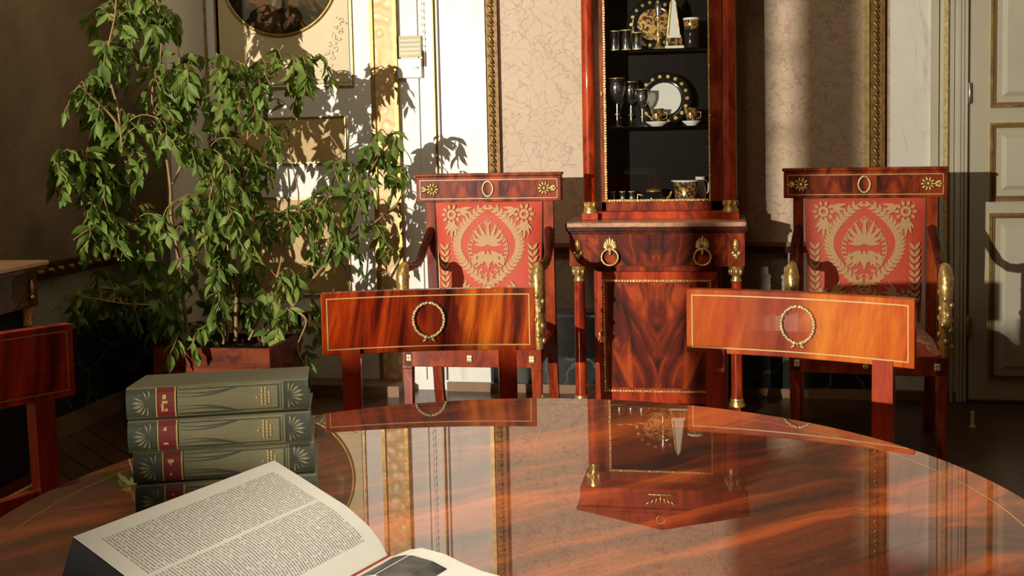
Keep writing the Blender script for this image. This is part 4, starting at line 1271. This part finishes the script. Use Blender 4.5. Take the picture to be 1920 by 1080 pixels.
b.tube([(p0.x-dv.x*LEN*v, p0.y-dv.y*LEN*v, .7705) for v in (-.005, .3, .7, 1.0)], .0016, 6); b.build('ribbon', RED_BOX, ob)

# ================================================================== FICUS
pl = thing('potted_ficus', 'large bushy ficus in a square wooden planter beside the painted door', 'potted plant', (0, 0, 0))
PX0, PX1, PY0, PY1, PZ = -2.235, -1.745, 4.16, 4.50, .378
b = MB()
t_ = .022
for (x0,x1,y0,y1) in ((PX0,PX1,PY0,PY0+t_),(PX0,PX1,PY1-t_,PY1),(PX0,PX0+t_,PY0+t_,PY1-t_),(PX1-t_,PX1,PY0+t_,PY1-t_)):
    b.box(x0,x1,y0,y1,.02,PZ)
b.box(PX0,PX1,PY0,PY1,0,.02)
for (x0,x1) in ((PX0+.06, PX1-.06),):
    b.box(x0, x1, PY0-.004, PY0, .30, .306); b.box(x0, x1, PY0-.004, PY0, .08, .086); b.box(x0, x0+.006, PY0-.004, PY0, .08, .306); b.box(x1-.006, x1, PY0-.004, PY0, .08, .306)
b.build('planter', PLANTER, pl, .003)
b = MB(); b.grid(lambda u, v: (PX0+t_+(PX1-PX0-2*t_)*u, PY0+t_+(PY1-PY0-2*t_)*v, PZ-.035+.012*noise.noise(Vector((u*9, v*9, 0)))), 20, 14); b.build('soil', SOIL, pl)

def wp(px, py, Y):
    d = fwd*FPX + rt2*(px-960) - up2*(py-PPY)
    return Vector((0, 0, EYE)) + d*(Y/d.y)
def ydepth(px, jit=0):
    if px < 250: return 3.72+px/250*.52+jit*.3
    if px < 450: return 4.24+(px-250)/200*.12+jit*.55
    return 4.36+(px-450)/300*.40+jit*.45
rnd = random.Random(42)
stems_px = [
 [(345,645,4.30),(322,590,4.29),(300,520,4.28),(268,430,4.24),(246,350,4.18),(225,240,4.12),(205,120,4.08),(215,20,4.05),(225,-90,4.05)],
 [(352,640,4.33),(345,570,4.33),(330,470,4.32),(322,400,4.31),(316,340,4.30),(300,250,4.28),(285,180,4.26),(300,90,4.25),(290,-60,4.25)],
 [(322,345,4.31),(345,290,4.33),(352,220,4.34),(340,140,4.33),(330,40,4.33)],
 [(423,640,4.33),(428,560,4.34),(432,480,4.35),(424,400,4.35),(420,330,4.36),(415,250,4.36),(430,150,4.36)],
 [(440,640,4.36),(444,560,4.37),(440,470,4.38),(450,380,4.38),(462,300,4.40),(470,200,4.40),(520,130,4.44),(590,110,4.50)],
 [(418,645,4.30),(412,560,4.29),(430,450,4.30),(405,380,4.28),(380,300,4.25)],
 [(465,638,4.36),(490,590,4.40),(520,520,4.46),(540,440,4.5),(560,360,4.52),(540,250,4.5),(560,160,4.5)],
 [(505,630,4.36),(545,580,4.45),(600,505,4.55),(640,460,4.62),(665,400,4.65),(690,330,4.68),(735,250,4.72)],
 [(640,460,4.62),(700,420,4.68),(745,380,4.72),(760,340,4.74)],
 [(340,600,4.28),(290,575,4.20),(240,570,4.10),(180,560,3.98),(150,555,3.95)],
 [(246,350,4.18),(200,340,4.08),(150,310,3.98),(95,310,3.86)],
 [(262,420,4.22),(210,420,4.1),(165,430,3.98),(135,450,3.92)],
 [(225,240,4.12),(190,200,4.05),(150,160,3.95)],
 [(545,580,4.45),(575,600,4.42),(560,650,4.40),(575,690,4.38)],
 [(450,380,4.38),(520,400,4.45),(600,380,4.55),(640,300,4.60),(620,250,4.62)],
]
def smooth_path(P, n=5):
    out = []
    for i in range(len(P)-1):
        p0, p1, p2, p3 = P[max(i-1,0)], P[i], P[i+1], P[min(i+2,len(P)-1)]
        for k in range(n):
            t = k/n
            out.append(.5*((2*p1)+(p2-p0)*t+(2*p0-5*p1+4*p2-p3)*t*t+(3*p1-p0-3*p2+p3)*t**3))
    out.append(P[-1]); return out
allpts = []
for k, sp in enumerate(stems_px):
    P = smooth_path([wp(*q) for q in sp])
    n_ = len(P); r0 = .0085 if k in (0,1,3,4,7) else .006
    b = MB()
    for i in range(n_):
        P[i] = P[i] + Vector((noise.noise(P[i]*6), noise.noise(P[i]*6+Vector((9,0,0))), 0))*.012
    b.tube(P, [r0*(1-.72*i/(n_-1)) for i in range(n_)], 6)
    b.build('stem', BARK, pl)
    allpts += P
clusters = [ # px, py, rx, ry, twigs
 (240,40,75,75,15),(300,60,40,60,7),(215,130,60,55,8),(320,160,70,60,13),(400,140,60,50,10),(455,165,60,60,12),(530,135,65,45,13),(585,125,40,28,8),
 (165,185,35,45,7),(215,215,50,50,7),(265,250,60,50,6),(370,240,70,60,12),(450,270,60,55,10),(500,230,30,40,4),(165,270,40,40,6),(115,310,40,28,6),
 (185,340,50,40,8),(250,340,45,40,4),(360,330,60,50,6),(430,350,60,55,10),(480,330,40,50,6),(150,420,35,35,5),(195,400,40,45,5),(205,470,40,50,4),
 (300,420,50,40,5),(370,420,50,50,5),(430,440,60,50,10),(510,440,50,50,9),(560,400,40,40,6),(600,430,45,50,9),(640,320,40,50,8),(700,290,38,45,9),(742,262,20,28,5),
 (660,380,50,45,9),(725,350,35,45,8),(765,340,18,35,3),(690,440,45,30,6),(620,480,50,30,6),(720,470,30,25,3),(300,510,50,35,6),(240,530,45,35,6),(200,560,50,25,5),(160,570,25,20,3),
 (360,520,50,40,5),(440,530,50,40,7),(510,520,50,40,7),(570,530,40,30,5),(285,590,50,28,7),(350,610,60,24,9),(420,590,45,25,5),(490,590,45,25,7),(540,600,25,22,3),(350,640,35,14,4),(500,635,30,10,2),
 (575,655,20,22,3),(578,700,10,14,2),(590,590,25,25,3),(500,30,0,0,0),
]
lf = MB(); tw = MB()
def add_leaf(p, dirv, L, W):
    d = dirv.normalized()
    side = d.cross(Vector((rnd.uniform(-1,1), rnd.uniform(-1,1), rnd.uniform(-.4,1)))).normalized()
    nrm = side.cross(d)
    pts = []
    for t, w, h in ((0,.0,0),(.22,.75,.03),(.5,1,.05),(.78,.55,0),(1.0,0,-.08)):
        c = p+d*L*t+nrm*(h*L)
        if w: pts.append((c-side*W*.5*w+nrm*.08*W, c-nrm*.10*W, c+side*W*.5*w+nrm*.08*W))
        else: pts.append((c,))
    vs = [pts[0][0]]+[q for r in pts[1:4] for q in r]+[pts[4][0]]
    fs = [(0,1,2),(0,2,3)]
    for j in range(2):
        a = 1+3*j; c = a+3
        fs += [(a,c,c+1,a+1),(a+1,c+1,c+2,a+2)]
    fs += [(7,10,8),(8,10,9)]
    lf.add(vs, fs, 0, True)
def clampP(p):
    p.x = max(p.x, XL+.05)
    if p.x < -2.38: p.y = min(p.y, YP-.08)
    p.y = min(p.y, YW-.12)
    return p
for (cx_, cy_, rx, ry, nt_) in clusters:
    for _ in range(int(nt_*(1.35 if cx_ < 330 else 1.1 if cx_ < 470 else .8 if cx_ < 610 else .62))):
        a = rnd.uniform(0, 2*PI); q = math.sqrt(rnd.random())
        px, py = cx_+rx*q*math.cos(a), cy_+ry*q*math.sin(a)
        tip = clampP(wp(px, py, ydepth(px, rnd.uniform(-.35, .35))))
        best = min(allpts, key=lambda s: (s-tip).length + max(0, s.z-tip.z)*.4)
        v = tip-best
        if v.length > .26: best = tip - v.normalized()*.26 + Vector((0,0,.02))
        mid = (best+tip)/2+Vector((0,0,.03+.08*v.length*.5))
        path = smooth_path([best, mid, tip, tip+Vector((rnd.uniform(-.03,.03), rnd.uniform(-.03,.03), -.05))], 4)
        tw.tube(path, [.0022]*len(path), 4)
        n_l = rnd.randint(6, 9)
        for i in range(n_l):
            k = 2+int((len(path)-3)*(i+.5)/n_l)
            p = path[k]; tan = (path[min(k+1, len(path)-1)]-path[k-1]).normalized()
            s = tan.cross(Vector((0,0,1)))
            if s.length < .01: s = Vector((1,0,0))
            s.normalize()
            d = s*(1 if i % 2 else -1)*rnd.uniform(.3,.9)+tan*rnd.uniform(.2,.7)+Vector((0,0,-rnd.uniform(.25,1.1)))+Vector((0, rnd.uniform(-.4,.4), 0))
            L = rnd.uniform(.050, .088)
            add_leaf(p, d, L, L*rnd.uniform(.36,.46))
        add_leaf(path[-1], Vector((rnd.uniform(-.4,.4), rnd.uniform(-.3,.3), -1)), .065, .027)
tw.build('twigs', BARK, pl)
lf.build('foliage', LEAF, pl)
